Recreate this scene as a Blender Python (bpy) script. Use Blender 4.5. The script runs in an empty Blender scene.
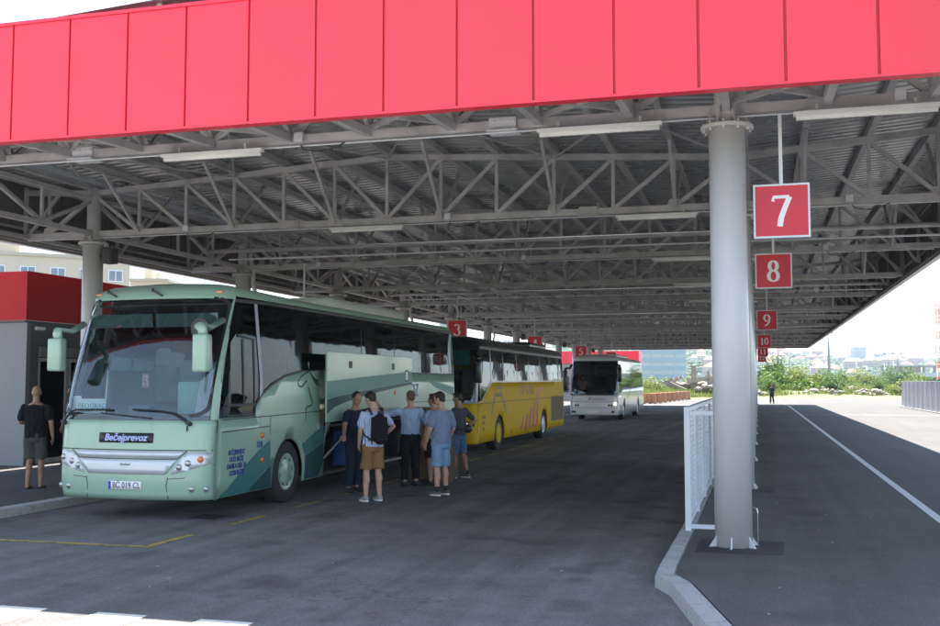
import bpy, bmesh, math, random
from mathutils import Vector, Matrix, noise
random.seed(7)
R = math.radians
scene = bpy.context.scene
COL = scene.collection

# ------------------------------------------------------------------ materials
def new_mat(name):
    m = bpy.data.materials.new(name); m.use_nodes = True
    nt = m.node_tree; b = nt.nodes['Principled BSDF']
    return m, nt, b

def mat(name, col, rough=0.5, metal=0.0, var=0.08, scale=4.0, bump=0.0, bscale=30.0, spec=0.5, stretch=None, rvar=0.0, coat=0.0, col2=None):
    """procedural paint / metal / stone: noise varies the colour a little, optional bump"""
    m, nt, b = new_mat(name)
    tc = nt.nodes.new('ShaderNodeTexCoord')
    src = tc.outputs['Object']
    if stretch:
        mp = nt.nodes.new('ShaderNodeMapping'); mp.inputs['Scale'].default_value = stretch
        nt.links.new(src, mp.inputs['Vector']); src = mp.outputs['Vector']
    n = nt.nodes.new('ShaderNodeTexNoise'); n.inputs['Scale'].default_value = scale
    n.inputs['Detail'].default_value = 6; n.inputs['Roughness'].default_value = 0.6
    nt.links.new(src, n.inputs['Vector'])
    r = nt.nodes.new('ShaderNodeValToRGB')
    r.color_ramp.elements[0].position = 0.3; r.color_ramp.elements[1].position = 0.7
    c2 = col2 or tuple(min(1, c*(1+var)) for c in col)
    c1 = tuple(c*(1-var) for c in col)
    r.color_ramp.elements[0].color = (*c1, 1); r.color_ramp.elements[1].color = (*c2, 1)
    nt.links.new(n.outputs['Fac'], r.inputs['Fac']); nt.links.new(r.outputs['Color'], b.inputs['Base Color'])
    b.inputs['Roughness'].default_value = rough; b.inputs['Metallic'].default_value = metal
    b.inputs['Specular IOR Level'].default_value = spec
    if coat: b.inputs['Coat Weight'].default_value = coat; b.inputs['Coat Roughness'].default_value = 0.08
    if rvar:
        mr = nt.nodes.new('ShaderNodeMapRange'); mr.inputs['To Min'].default_value = max(0.02, rough-rvar); mr.inputs['To Max'].default_value = rough+rvar
        nt.links.new(n.outputs['Fac'], mr.inputs['Value']); nt.links.new(mr.outputs['Result'], b.inputs['Roughness'])
    if bump:
        n2 = nt.nodes.new('ShaderNodeTexNoise'); n2.inputs['Scale'].default_value = bscale; n2.inputs['Detail'].default_value = 4
        nt.links.new(src, n2.inputs['Vector'])
        bp = nt.nodes.new('ShaderNodeBump'); bp.inputs['Strength'].default_value = bump; bp.inputs['Distance'].default_value = 0.02
        nt.links.new(n2.outputs['Fac'], bp.inputs['Height']); nt.links.new(bp.outputs['Normal'], b.inputs['Normal'])
    return m

def asphalt(name, base, stain=0.35, tint=(1, 1, 1.04)):
    m, nt, b = new_mat(name)
    tc = nt.nodes.new('ShaderNodeTexCoord'); L = nt.links.new
    def nz(scale, detail=5, rough=0.6, stretch=None):
        n = nt.nodes.new('ShaderNodeTexNoise'); n.inputs['Scale'].default_value = scale
        n.inputs['Detail'].default_value = detail; n.inputs['Roughness'].default_value = rough
        if stretch:
            mp = nt.nodes.new('ShaderNodeMapping'); mp.inputs['Scale'].default_value = stretch
            L(tc.outputs['Object'], mp.inputs['Vector']); L(mp.outputs['Vector'], n.inputs['Vector'])
        else: L(tc.outputs['Object'], n.inputs['Vector'])
        return n
    def rng(src, a0, a1, lo, hi):
        r = nt.nodes.new('ShaderNodeMapRange'); r.inputs['From Min'].default_value = a0; r.inputs['From Max'].default_value = a1
        r.inputs['To Min'].default_value = lo; r.inputs['To Max'].default_value = hi; L(src, r.inputs['Value']); return r.outputs['Result']
    def mul(a, c):
        x = nt.nodes.new('ShaderNodeMath'); x.operation = 'MULTIPLY'; L(a, x.inputs[0]); L(c, x.inputs[1]); return x.outputs[0]
    big = rng(nz(0.18, 6).outputs['Fac'], 0.3, 0.7, 1-stain*0.6, 1+stain*0.5)
    mid = rng(nz(1.7, 5, 0.7).outputs['Fac'], 0.25, 0.75, 1-stain*0.4, 1+stain*0.35)
    streak = rng(nz(1.0, 4, 0.6, (2.2, 0.09, 1)).outputs['Fac'], 0.3, 0.7, 1-stain*0.45, 1+stain*0.4)
    fine = rng(nz(90, 3, 0.8).outputs['Fac'], 0.3, 0.7, 0.75, 1.3)
    spots = nt.nodes.new('ShaderNodeTexVoronoi'); spots.inputs['Scale'].default_value = 0.9
    L(tc.outputs['Object'], spots.inputs['Vector'])
    sp = rng(spots.outputs['Distance'], 0.05, 0.16, 0.72, 1.0)
    ag = nt.nodes.new('ShaderNodeTexVoronoi'); ag.inputs['Scale'].default_value = 38; L(tc.outputs['Object'], ag.inputs['Vector'])
    agg = rng(ag.outputs['Distance'], 0.0, 0.7, 1.22, 0.84)
    ck = nt.nodes.new('ShaderNodeTexVoronoi'); ck.feature = 'DISTANCE_TO_EDGE'; ck.inputs['Scale'].default_value = 0.16
    wv = nt.nodes.new('ShaderNodeVectorMath'); wv.operation = 'MULTIPLY_ADD'; L(nz(1.3, 4).outputs['Color'], wv.inputs[0]); wv.inputs[1].default_value = (1.6, 1.6, 0); L(tc.outputs['Object'], wv.inputs[2]); L(wv.outputs[0], ck.inputs['Vector'])
    crack = rng(ck.outputs['Distance'], 0.0, 0.0016, 0.62, 1.0)
    oil = rng(nz(0.9, 2, 0.4).outputs['Fac'], 0.60, 0.72, 1.0, 1-stain*.65)
    f = mul(mul(mul(mul(big, mid), mul(streak, fine)), sp), mul(mul(agg, crack), oil))
    mx = nt.nodes.new('ShaderNodeVectorMath'); mx.operation = 'SCALE'
    mx.inputs[0].default_value = tuple(base*t for t in tint); L(f, mx.inputs['Scale'])
    L(mx.outputs['Vector'], b.inputs['Base Color'])
    b.inputs['Roughness'].default_value = 0.85; b.inputs['Specular IOR Level'].default_value = 0.3
    bp = nt.nodes.new('ShaderNodeBump'); bp.inputs['Strength'].default_value = 0.35; bp.inputs['Distance'].default_value = 0.01
    L(nz(120, 3, 0.8).outputs['Fac'], bp.inputs['Height']); L(bp.outputs['Normal'], b.inputs['Normal'])
    return m

def glass(name, tint, trans, rough=0.02, ior=1.5):
    """tinted pane: part see-through, with real fresnel reflections"""
    m, nt, b = new_mat(name); L = nt.links.new
    out = nt.nodes['Material Output']
    tr = nt.nodes.new('ShaderNodeBsdfTransparent'); tr.inputs['Color'].default_value = (*[t*trans for t in tint], 1)
    gl = nt.nodes.new('ShaderNodeBsdfGlossy'); gl.inputs['Roughness'].default_value = rough
    gl.inputs['Color'].default_value = (0.9, 0.95, 1, 1)
    fr = nt.nodes.new('ShaderNodeFresnel'); fr.inputs['IOR'].default_value = ior
    n = nt.nodes.new('ShaderNodeTexNoise'); n.inputs['Scale'].default_value = 1.2
    tc = nt.nodes.new('ShaderNodeTexCoord'); L(tc.outputs['Object'], n.inputs['Vector'])
    bp = nt.nodes.new('ShaderNodeBump'); bp.inputs['Strength'].default_value = 0.06; bp.inputs['Distance'].default_value = 0.05
    L(n.outputs['Fac'], bp.inputs['Height']); L(bp.outputs['Normal'], gl.inputs['Normal'])
    mx = nt.nodes.new('ShaderNodeMixShader'); L(fr.outputs[0], mx.inputs[0]); L(tr.outputs[0], mx.inputs[1]); L(gl.outputs[0], mx.inputs[2])
    L(mx.outputs[0], out.inputs['Surface'])
    nt.nodes.remove(b)
    return m

M = {}
M['road'] = asphalt('asphalt_road', 0.165, 0.6, (1.05, 0.985, 0.95))
M['yard'] = asphalt('asphalt_yard', 0.074, 0.25, (1.04, 0.99, 0.96))
M['pave'] = asphalt('asphalt_platform', 0.086, 0.40, (1.05, 0.985, 0.95))
M['ground'] = mat('field_soil', (0.16, 0.15, 0.08), 0.95, var=0.35, scale=0.05, bump=0.3, bscale=2, col2=(0.12, 0.16, 0.05))
M['kerb'] = mat('kerb_concrete', (0.36, 0.36, 0.35), 0.85, var=0.18, scale=3, bump=0.35, bscale=60)
M['patch'] = mat('bitumen_patch', (0.022, 0.022, 0.026), 0.75, var=0.2, scale=5, bump=0.3)
M['yellow_line'] = mat('yellow_road_paint', (0.42, 0.29, 0.06), 0.8, var=0.25, scale=9)
M['white_line'] = mat('white_road_paint', (0.62, 0.62, 0.60), 0.8, var=0.14, scale=7)
M['zebra'] = mat('zebra_paint', (0.66, 0.64, 0.58), 0.8, var=0.12, scale=5)
M['column'] = mat('column_paint', (0.56, 0.55, 0.56), 0.32, var=0.07, scale=1.2, stretch=(1, 1, 0.2), rvar=0.06, bump=0.03, bscale=8)
def grime(m, amt, col, scale, thr):
    nt = m.node_tree; b = nt.nodes['Principled BSDF']; src = b.inputs['Base Color'].links[0].from_socket
    tc = nt.nodes.new('ShaderNodeTexCoord'); n = nt.nodes.new('ShaderNodeTexNoise'); n.inputs['Scale'].default_value = scale; n.inputs['Detail'].default_value = 9; n.inputs['Roughness'].default_value = .72
    nt.links.new(tc.outputs['Object'], n.inputs['Vector']); mr = nt.nodes.new('ShaderNodeMapRange'); mr.inputs['From Min'].default_value = thr; mr.inputs['From Max'].default_value = thr+.07; mr.inputs['To Max'].default_value = amt
    nt.links.new(n.outputs['Fac'], mr.inputs['Value']); mx = nt.nodes.new('ShaderNodeMix'); mx.data_type = 'RGBA'; nt.links.new(mr.outputs['Result'], mx.inputs['Factor']); nt.links.new(src, mx.inputs['A']); mx.inputs['B'].default_value = (*col, 1)
    nt.links.new(mx.outputs['Result'], b.inputs['Base Color'])
grime(M['column'], .35, (.33, .31, .30), 5.0, .62); grime(M['kerb'], .5, (.14, .13, .12), 3.0, .54); grime(M['yellow_line'], .9, (.09, .085, .08), 7, .52); grime(M['white_line'], .6, (.2, .19, .18), 7, .56)
M['steel'] = mat('truss_steel_paint', (0.45, 0.44, 0.445), 0.5, var=0.24, scale=2.2, rvar=0.12)
M['sheet'] = mat('roof_sheet_metal', (0.42, 0.42, 0.425), 0.28, 0.5, var=0.22, scale=0.8, rvar=0.08, bump=0.05, bscale=3)
M['fascia'] = mat('fascia_red', (0.86, 0.04, 0.075), 0.36, var=0.05, scale=0.9, rvar=0.08, bump=0.55, bscale=1.1, stretch=(1, 1, .35))
M['fascia_seam'] = mat('fascia_seam_red', (0.58, 0.02, 0.04), 0.5, var=0.05)
M['lining'] = mat('fascia_lining', (0.16, 0.155, 0.155), 0.5, 0.2, var=0.10, scale=1.0)
M['white_paint'] = mat('white_steel_paint', (0.66, 0.68, 0.72), 0.38, var=0.05, scale=3)
M['lamp_tube'] = mat('lamp_housing', (0.74, 0.75, 0.76), 0.35, var=0.04)
M['sign_red'] = mat('sign_red', (0.62, 0.020, 0.045), 0.4, var=0.03)
M['sign_white'] = mat('sign_white', (0.82, 0.82, 0.82), 0.45, var=0.02)
M['black'] = mat('black_plastic', (0.02, 0.02, 0.022), 0.45, var=0.15)
M['rubber'] = mat('tyre_rubber', (0.028, 0.028, 0.03), 0.8, var=0.2, scale=8)
M['chrome'] = mat('bright_metal', (0.6, 0.6, 0.62), 0.25, 0.9, var=0.05)
M['lens'] = mat('lamp_lens', (0.34, 0.35, 0.36), 0.15, 0.6, var=0.05, coat=1)
M['orange'] = mat('orange_lens', (0.75, 0.16, 0.02), 0.2, var=0.05, coat=1)
M['interior'] = mat('bus_interior', (0.05, 0.052, 0.056), 0.8, var=0.2)
M['glass_side'] = glass('tinted_side_glass', (0.75, 0.85, 0.85), 0.09, 0.03, 1.30)
M['glass_front'] = glass('windscreen_glass', (0.80, 0.95, 0.95), 0.9, 0.012, 1.8)
M['glass_mirror'] = glass('coated_side_glass', (0.7, 0.8, 0.8), 0.10, 0.02, 2.3)
M['door_glass'] = glass('door_glass', (0.6, 0.65, 0.7), 0.25)

# ------------------------------------------------------------------ object helpers
def obj(name, me, material=None, parent=None, smooth=False, kind=None):
    if isinstance(me, bmesh.types.BMesh):
        bm = me; me = bpy.data.meshes.new(name); bm.normal_update(); bm.to_mesh(me); bm.free()
    o = bpy.data.objects.new(name, me); COL.objects.link(o)
    if material: 
        for mm in (material if isinstance(material, (list, tuple)) else [material]): me.materials.append(mm)
    if parent: o.parent = parent
    if smooth: me.shade_smooth() if hasattr(me, 'shade_smooth') else [setattr(p, 'use_smooth', True) for p in me.polygons]
    if kind: o['kind'] = kind
    return o

def tag(o, label, cat, group=None):
    o['label'] = label; o['category'] = cat
    if group: o['group'] = group
    return o

def thing(name, label, cat, loc=(0, 0, 0), rz=0, group=None):
    o = bpy.data.objects.new(name, None); COL.objects.link(o)
    o.location = loc; o.rotation_euler = (0, 0, rz); o.empty_display_size = 0.3
    return tag(o, label, cat, group)

def copy_tree(o, loc=None, rz=None, label=None):
    def cp(s, par):
        c = s.copy(); COL.objects.link(c)
        if par: c.parent = par; c.matrix_parent_inverse = s.matrix_parent_inverse.copy()
        for ch in list(s.children): cp(ch, c)
        return c
    c = cp(o, None)
    if loc is not None: c.location = loc
    if rz is not None: c.rotation_euler = (0, 0, rz)
    if label: c['label'] = label
    return c

def box(bm, x0, x1, y0, y1, z0, z1, bev=0):
    r = bmesh.ops.create_cube(bm, size=1)
    vs = r['verts']
    for v in vs: v.co = Vector(((x0+x1)/2+v.co.x*(x1-x0), (y0+y1)/2+v.co.y*(y1-y0), (z0+z1)/2+v.co.z*(z1-z0)))
    if bev:
        es = list({e for v in vs for e in v.link_edges})
        bmesh.ops.bevel(bm, geom=es, offset=bev, segments=2, profile=0.7, affect='EDGES')
    return bm

def beam(bm, a, b, w, h=None, up=Vector((0, 0, 1))):
    """rectangular bar from a to b"""
    h = h or w; a = Vector(a); b = Vector(b); d = (b-a)
    if d.length < 1e-6: return
    d.normalize()
    if abs(d.dot(up)) > 0.98: up = Vector((0, 1, 0))
    s = d.cross(up).normalized(); u = s.cross(d).normalized()
    vs = []
    for p in (a, b):
        for i, j in ((-1, -1), (1, -1), (1, 1), (-1, 1)): vs.append(bm.verts.new(p+s*(i*w/2)+u*(j*h/2)))
    bm.faces.new(vs[0:4][::-1]); bm.faces.new(vs[4:8])
    for k in range(4): bm.faces.new((vs[k], vs[(k+1) % 4], vs[4+(k+1) % 4], vs[4+k]))

def tube(bm, pts, rad, seg=10, cap=True, closed=False):
    pts = [Vector(p) for p in pts]; n = len(pts)
    rads = rad if isinstance(rad, (list, tuple)) else [rad]*n
    rings = []; prev = None
    for i, p in enumerate(pts):
        t = (pts[min(i+1, n-1)]-pts[max(i-1, 0)]).normalized()
        if prev is None:
            ref = Vector((0, 0, 1)) if abs(t.z) < 0.9 else Vector((0, 1, 0))
            s = t.cross(ref).normalized()
        else:
            s = (prev-t*prev.dot(t)).normalized()
        prev = s; u = t.cross(s)
        rr = rads[i]; rx, ry = rr if isinstance(rr, (tuple, list)) else (rr, rr)
        rings.append([bm.verts.new(p+s*(math.cos(2*math.pi*k/seg)*rx)+u*(math.sin(2*math.pi*k/seg)*ry)) for k in range(seg)])
    for i in range(n-1):
        for k in range(seg): bm.faces.new((rings[i][k], rings[i][(k+1) % seg], rings[i+1][(k+1) % seg], rings[i+1][k]))
    if cap: bm.faces.new(rings[0][::-1]); bm.faces.new(rings[-1])
    return rings

def lathe(bm, prof, seg=32, axis='Z', origin=(0, 0, 0), cap=True):
    """prof: list of (r, h)"""
    o = Vector(origin); rings = []
    def pt(r, h, a):
        c, s = math.cos(a)*r, math.sin(a)*r
        return o+(Vector((c, s, h)) if axis == 'Z' else Vector((h, c, s)))
    for r, h in prof: rings.append([bm.verts.new(pt(max(r, 1e-4), h, 2*math.pi*k/seg)) for k in range(seg)])
    for i in range(len(prof)-1):
        for k in range(seg): bm.faces.new((rings[i][k], rings[i][(k+1) % seg], rings[i+1][(k+1) % seg], rings[i+1][k]))
    if cap: bm.faces.new(rings[0][::-1]); bm.faces.new(rings[-1])
    bmesh.ops.recalc_face_normals(bm, faces=bm.faces)

def B(): return bmesh.new()

def slab(bm, pts, z0, z1):
    """vertical prism over a plan polygon"""
    lo = [bm.verts.new((x, y, z0)) for x, y in pts]; hi = [bm.verts.new((x, y, z1)) for x, y in pts]
    bm.faces.new(lo[::-1]); bm.faces.new(hi); n = len(pts)
    for i in range(n): bm.faces.new((lo[i], lo[(i+1) % n], hi[(i+1) % n], hi[i]))
    bmesh.ops.recalc_face_normals(bm, faces=bm.faces)

def text_mesh(s, size, shear=0, bold=0.0, sx=1.0, align='CENTER', ext=0.002):
    c = bpy.data.curves.new('writing', 'FONT'); c.body = s; c.size = size; c.shear = shear; c.offset = bold
    c.align_x = align; c.align_y = 'CENTER'; c.extrude = ext; c.resolution_u = 3
    o = bpy.data.objects.new('writing', c); COL.objects.link(o)
    bpy.context.view_layer.update()
    me = bpy.data.meshes.new_from_object(o.evaluated_get(bpy.context.evaluated_depsgraph_get()))
    bpy.data.objects.remove(o); bpy.data.curves.remove(c)
    me.transform(Matrix.Diagonal((sx, 1, 1, 1)))
    return me

FRONT = Matrix(((1, 0, 0, 0), (0, 0, -1, 0), (0, 1, 0, 0), (0, 0, 0, 1)))       # text facing -Y
SIDE = Matrix(((0, 0, 1, 0), (1, 0, 0, 0), (0, 1, 0, 0), (0, 0, 0, 1)))         # text facing +X, reading towards +Y

def write(s, size, m, parent, loc, basis=FRONT, name='lettering', **k):
    me = text_mesh(s, size, **k); me.materials.clear(); me.transform(Matrix.Translation(loc) @ basis)
    return obj(name, me, m, parent)

# broad-nib digits with thick uprights and thin level strokes
def arc(cx, cy, rx, ry, a0, a1, n=22):
    return [(cx+rx*math.cos(R(a0+(a1-a0)*i/n)), cy+ry*math.sin(R(a0+(a1-a0)*i/n))) for i in range(n+1)]
GL = {
 '0': [(arc(.3, .5, .21, .46, 0, 360), 1)],
 '1': [([(.33, .95), (.33, .03)], 0), ([(.33, .93), (.24, .86), (.13, .84)], 0), ([(.13, .025), (.53, .025)], 0)],
 '2': [(arc(.3, .70, .20, .26, 165, -10)+[(.44, .50), (.30, .27), (.10, .06)], 0), ([(.09, .06), (.52, .06), (.55, .20)], 2)],
 '3': [(arc(.29, .73, .18, .23, 160, -80), 0), (arc(.28, .28, .23, .25, 85, -165), 0)],
 '4': [([(.42, .96), (.42, .03)], 0), ([(.40, .95), (.06, .30), (.58, .30)], 2)],
 '5': [([(.52, .95), (.20, .95), (.15, .56)], 0), (arc(.28, .31, .23, .28, 115, -165), 0)],
 '6': [(arc(.3, .30, .21, .27, 0, 360), 1), ([(.11, .38), (.14, .66), (.30, .88), (.50, .97)], 0)],
 '7': [([(.06, .80), (.08, .93), (.54, .93)], 2), ([(.55, .93), (.42, .62), (.30, .30), (.25, .02)], 0)],
 '8': [(arc(.3, .73, .17, .23, 0, 360), 1), (arc(.3, .26, .21, .25, 0, 360), 1)],
 '9': [(arc(.3, .69, .21, .27, 0, 360), 1), ([(.50, .62), (.46, .34), (.30, .12), (.10, .03)], 0)],
}
def digits(bm, s, x0, z0, h, y, width=None):
    adv = 0.62*h; cx = x0-adv*len(s)/2; off = 0
    for ch in s:
        for path, mode in GL[ch]:
            off += 0.0006
            a, b = (0.085, 0.03) if mode != 2 else (0.06, 0.05)
            n = len(path); L_, R_ = [], []
            for i, p in enumerate(path):
                if mode == 1: q0, q1 = path[(i-1) % (n-1)], path[(i+1) % (n-1)]
                else: q0, q1 = path[max(i-1, 0)], path[min(i+1, n-1)]
                t = Vector((q1[0]-q0[0], q1[1]-q0[1])).normalized(); nn = Vector((-t.y, t.x))
                w = math.sqrt((a*nn.x)**2+(b*nn.y)**2)
                for lst, sg in ((L_, 1), (R_, -1)):
                    lst.append(bm.verts.new((cx+(p[0]+sg*nn.x*w)*h, y-off, z0+(p[1]+sg*nn.y*w)*h)))
            for i in range(n-1): bm.faces.new((L_[i], R_[i], R_[i+1], L_[i+1]))
        cx += adv

# ------------------------------------------------------------------ world, sun, camera
w = bpy.data.worlds.new('World'); scene.world = w; w.use_nodes = True
nt = w.node_tree; bg = nt.nodes['Background']; L = nt.links.new
SUN = Vector((-0.30, 2.87, 6.35)).normalized()
elev = math.asin(SUN.z); rot = math.atan2(SUN.x, SUN.y)
sky = nt.nodes.new('ShaderNodeTexSky'); sky.sky_type = 'NISHITA'; sky.sun_disc = False
sky.sun_elevation = elev; sky.sun_rotation = rot; sky.dust_density = 0.15; sky.air_density = 1.0; sky.ozone_density = 1.0
tc = nt.nodes.new('ShaderNodeTexCoord'); mp = nt.nodes.new('ShaderNodeMapping')
mp.inputs['Scale'].default_value = (1.6, 1.6, 5.5); mp.inputs['Location'].default_value = (0.9, 0.45, 0.1)
L(tc.outputs['Generated'], mp.inputs['Vector'])
cn = nt.nodes.new('ShaderNodeTexNoise'); cn.inputs['Scale'].default_value = 2.1; cn.inputs['Detail'].default_value = 8; cn.inputs['Roughness'].default_value = 0.55
L(mp.outputs['Vector'], cn.inputs['Vector'])
cr = nt.nodes.new('ShaderNodeValToRGB'); cr.color_ramp.elements[0].position = 0.53; cr.color_ramp.elements[1].position = 0.72
cr.color_ramp.elements[0].color = (.42, .42, .42, 1)
L(cn.outputs['Fac'], cr.inputs['Fac'])
mx = nt.nodes.new('ShaderNodeMix'); mx.data_type = 'RGBA'
L(cr.outputs['Color'], mx.inputs['Factor']); L(sky.outputs['Color'], mx.inputs['A'])
mx.inputs['B'].default_value = (1.85, 1.98, 2.08, 1)
L(mx.outputs['Result'], bg.inputs['Color'])
bg.inputs['Strength'].default_value = 0.10
sl = bpy.data.lights.new('sun', 'SUN'); sl.energy = 4.2; sl.angle = R(0.53); sl.color = (1, 0.955, 0.88)
so = bpy.data.objects.new('sun', sl); COL.objects.link(so)
so.rotation_euler = SUN.to_track_quat('Z', 'Y').to_euler(); so.location = (0, 0, 60)

cam = bpy.data.cameras.new('camera'); co = bpy.data.objects.new('camera', cam); COL.objects.link(co)
cam.sensor_width = 36; cam.lens = 1030/940*36; cam.clip_end = 9000; cam.clip_start = 0.1
co.location = (0, 0, 1.95); co.rotation_euler = (R(90+3.888), 0, R(15.613))
scene.camera = co
vs = scene.view_settings
vs.view_transform = 'Standard'; vs.look = 'None'; vs.gamma = 1; vs.use_curve_mapping = False; vs.exposure = 2.6
scene.render.engine = 'CYCLES'
cy = scene.cycles
cy.use_denoising = True; cy.max_bounces = 10; cy.diffuse_bounces = 6; cy.glossy_bounces = 4; cy.transparent_max_bounces = 16; cy.volume_bounces = 0
cy.sample_clamp_indirect = 6

# ------------------------------------------------------------------ ground
def sheet(name, pts, z, m, kind='structure'):
    bm = B(); bm.faces.new([bm.verts.new((x, y, z)) for x, y in pts])
    o = obj(name, bm, m)
    if kind: o['kind'] = kind
    return o
sheet('ground', [(-4500, -300), (4500, -300), (4500, 4200), (-4500, 4200)], -0.06, M['ground'])
sheet('road', [(-150, -40), (2.25, -40), (2.25, 126), (-150, 121)], 0.0, M['road'])
# right platform outline with its kerb corner
PL = [(-0.72, 8.0), (-0.88, 9.4), (-0.94, 10.08), (-0.90, 13.2), (-0.90, 96), (-0.9, 124)]
inner = [(-0.42, 7.9), (-0.68, 9.4), (-0.73, 10.14), (-0.72, 13.2), (-0.72, 96), (-0.72, 124)]
kerb_out = [(0.35, 5.2), (-0.42, 8.1), (-0.82, 9.75), (-0.99, 10.12), (-1.00, 10.6), (-0.98, 13.2), (-0.98, 124)]
kerb_in = [(0.60, 5.2), (-0.20, 8.12), (-0.62, 9.80), (-0.80, 10.20), (-0.81, 10.6), (-0.80, 13.2), (-0.80, 124)]
sheet('platform_pavement', [(0.35+0.25, 5.2)]+[(a, b) for a, b in kerb_in[1:]]+[(2.3, 124), (2.3, 5.2)], 0.12, M['pave'])
sheet('yard_pavement', [(2.3, -30), (90, -30), (90, 128), (2.3, 124)], 0.12, M['yard'])
sheet('yard_pavement', [(-150, 96.5), (-0.99, 96.5), (-0.99, 126), (-150, 121)], 0.004, M['yard'])
def kerb(name, outl, inn, z=0.124, step=1.0):
    bm = B()
    for i in range(len(outl)-1):
        a0, a1, b0, b1 = [Vector((*p, 0)) for p in (outl[i], outl[i+1], inn[i], inn[i+1])]
        n = max(1, int((a1-a0).length/step))
        for k in range(n):
            g = 0.006/(a1-a0).length if n > 1 else 0
            t0, t1 = k/n+g, (k+1)/n-g
            q = [a0.lerp(a1, t0), a0.lerp(a1, t1), b0.lerp(b1, t1), b0.lerp(b1, t0)]
            s = bmesh.new(); slab(s, [(p.x, p.y) for p in q], -0.02, z+random.uniform(-.002, .002))
            bmesh.ops.bevel(s, geom=[e for e in s.edges if all(v.co.z > 0.05 for v in e.verts)], offset=0.015, segments=2, affect='EDGES')
            me = bpy.data.meshes.new('t'); s.to_mesh(me); s.free(); bm.from_mesh(me); bpy.data.meshes.remove(me)
    return obj(name, bm, M['kerb'], kind='structure')
kerb('kerb', kerb_out, kerb_in)
# left platform
lk_out = [(-10.55, 9.0), (-10.62, 60), (-10.62, 118)]
lk_in = [(-10.83, 9.0), (-10.90, 60), (-10.90, 118)]
kerb('kerb', lk_out, lk_in)
sheet('platform_pavement', [(-60, 9.0), (-10.83, 9.0), (-10.9, 60), (-10.9, 118), (-60, 118)], 0.12, M['pave'])
bm = B(); slab(bm, [(-60, 8.86), (-10.55, 8.86), (-10.55, 8.99), (-60, 8.99)], -0.02, 0.123); obj('kerb', bm, M['kerb'], kind='structure')
# painted lines
def line_sheet(name, quads, z, m):
    bm = B()
    for q in quads: bm.faces.new([bm.verts.new((x, y, z)) for x, y in q])
    return obj(name, bm, m, kind='structure')
def ln(x0, x1, y0, y1): return [(x0, y0), (x1, y0), (x1, y1), (x0, y1)]
line_sheet('white_line', [ln(2.24, 2.37, 5.2, 88)], 0.1245, M['white_line'])
line_sheet('white_line', [ln(2.5, 30, 63.0, 63.10)], 0.1243, M['white_line'])
yq = [ln(-10.5, -7.0, 10.88, 10.99), ln(-7.11, -7.0, 11.0, 11.95)]
y = 12.95
while y < 100:
    yq.append(ln(-7.09, -6.98, y, y+1.0)); y += 2.02
line_sheet('yellow_line', yq, 0.004, M['yellow_line'])
line_sheet('zebra_crossing', [ln(-12.79+.48+k*0.98, -12.31+.48+k*0.98, 4.2, 7.745) for k in range(10)], 0.004, M['zebra'])
# bitumen patches round the column feet, laid in the paving
for k in range(12):
    yy = 12.1+6.6*k
    bm = B(); slab(bm, [(-0.70, yy-0.55), (0.22, yy-0.50), (0.25, yy+0.45), (-0.68, yy+0.5)], 0.10, 0.1235)
    obj('bitumen_patch', bm, M['patch'], kind='structure')
# specks of litter on the road
bm = B()
for k in range(46):
    x, yv = random.uniform(-9, -1.2), random.uniform(7.9, 26)
    s = random.uniform(0.006, 0.022); a = random.random()*3
    bm.faces.new([bm.verts.new((x+s*math.cos(a+t)*random.uniform(.6, 1.4), yv+s*math.sin(a+t), 0.006+random.random()*.006)) for t in (0, 1.6, 3.2, 4.7)])
for k in range(30):
    x, yv = random.uniform(-0.3, 5), random.uniform(8, 26)
    s = random.uniform(0.006, 0.02); a = random.random()*3
    bm.faces.new([bm.verts.new((x+s*math.cos(a+t), yv+s*math.sin(a+t), 0.127+random.random()*.004)) for t in (0, 1.6, 3.2, 4.7)])
obj('litter', bm, mat('litter', (0.5, 0.49, 0.45), 0.9), kind='stuff')

dc = thing('drain_cover', 'small dark square drain cover in the road under the front corner of the green bus', 'drain cover', (-7.75, 13.6, 0))
bm = B(); box(bm, -.22, .22, -.22, .22, -.01, .006); obj('frame', bm, M['patch'], dc); bm = B()
for k in range(7): box(bm, -.19, .19, -.19+k*.056, -.19+k*.056+.034, .0065, .011)
obj('grate', bm, M['rubber'], dc)
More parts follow.
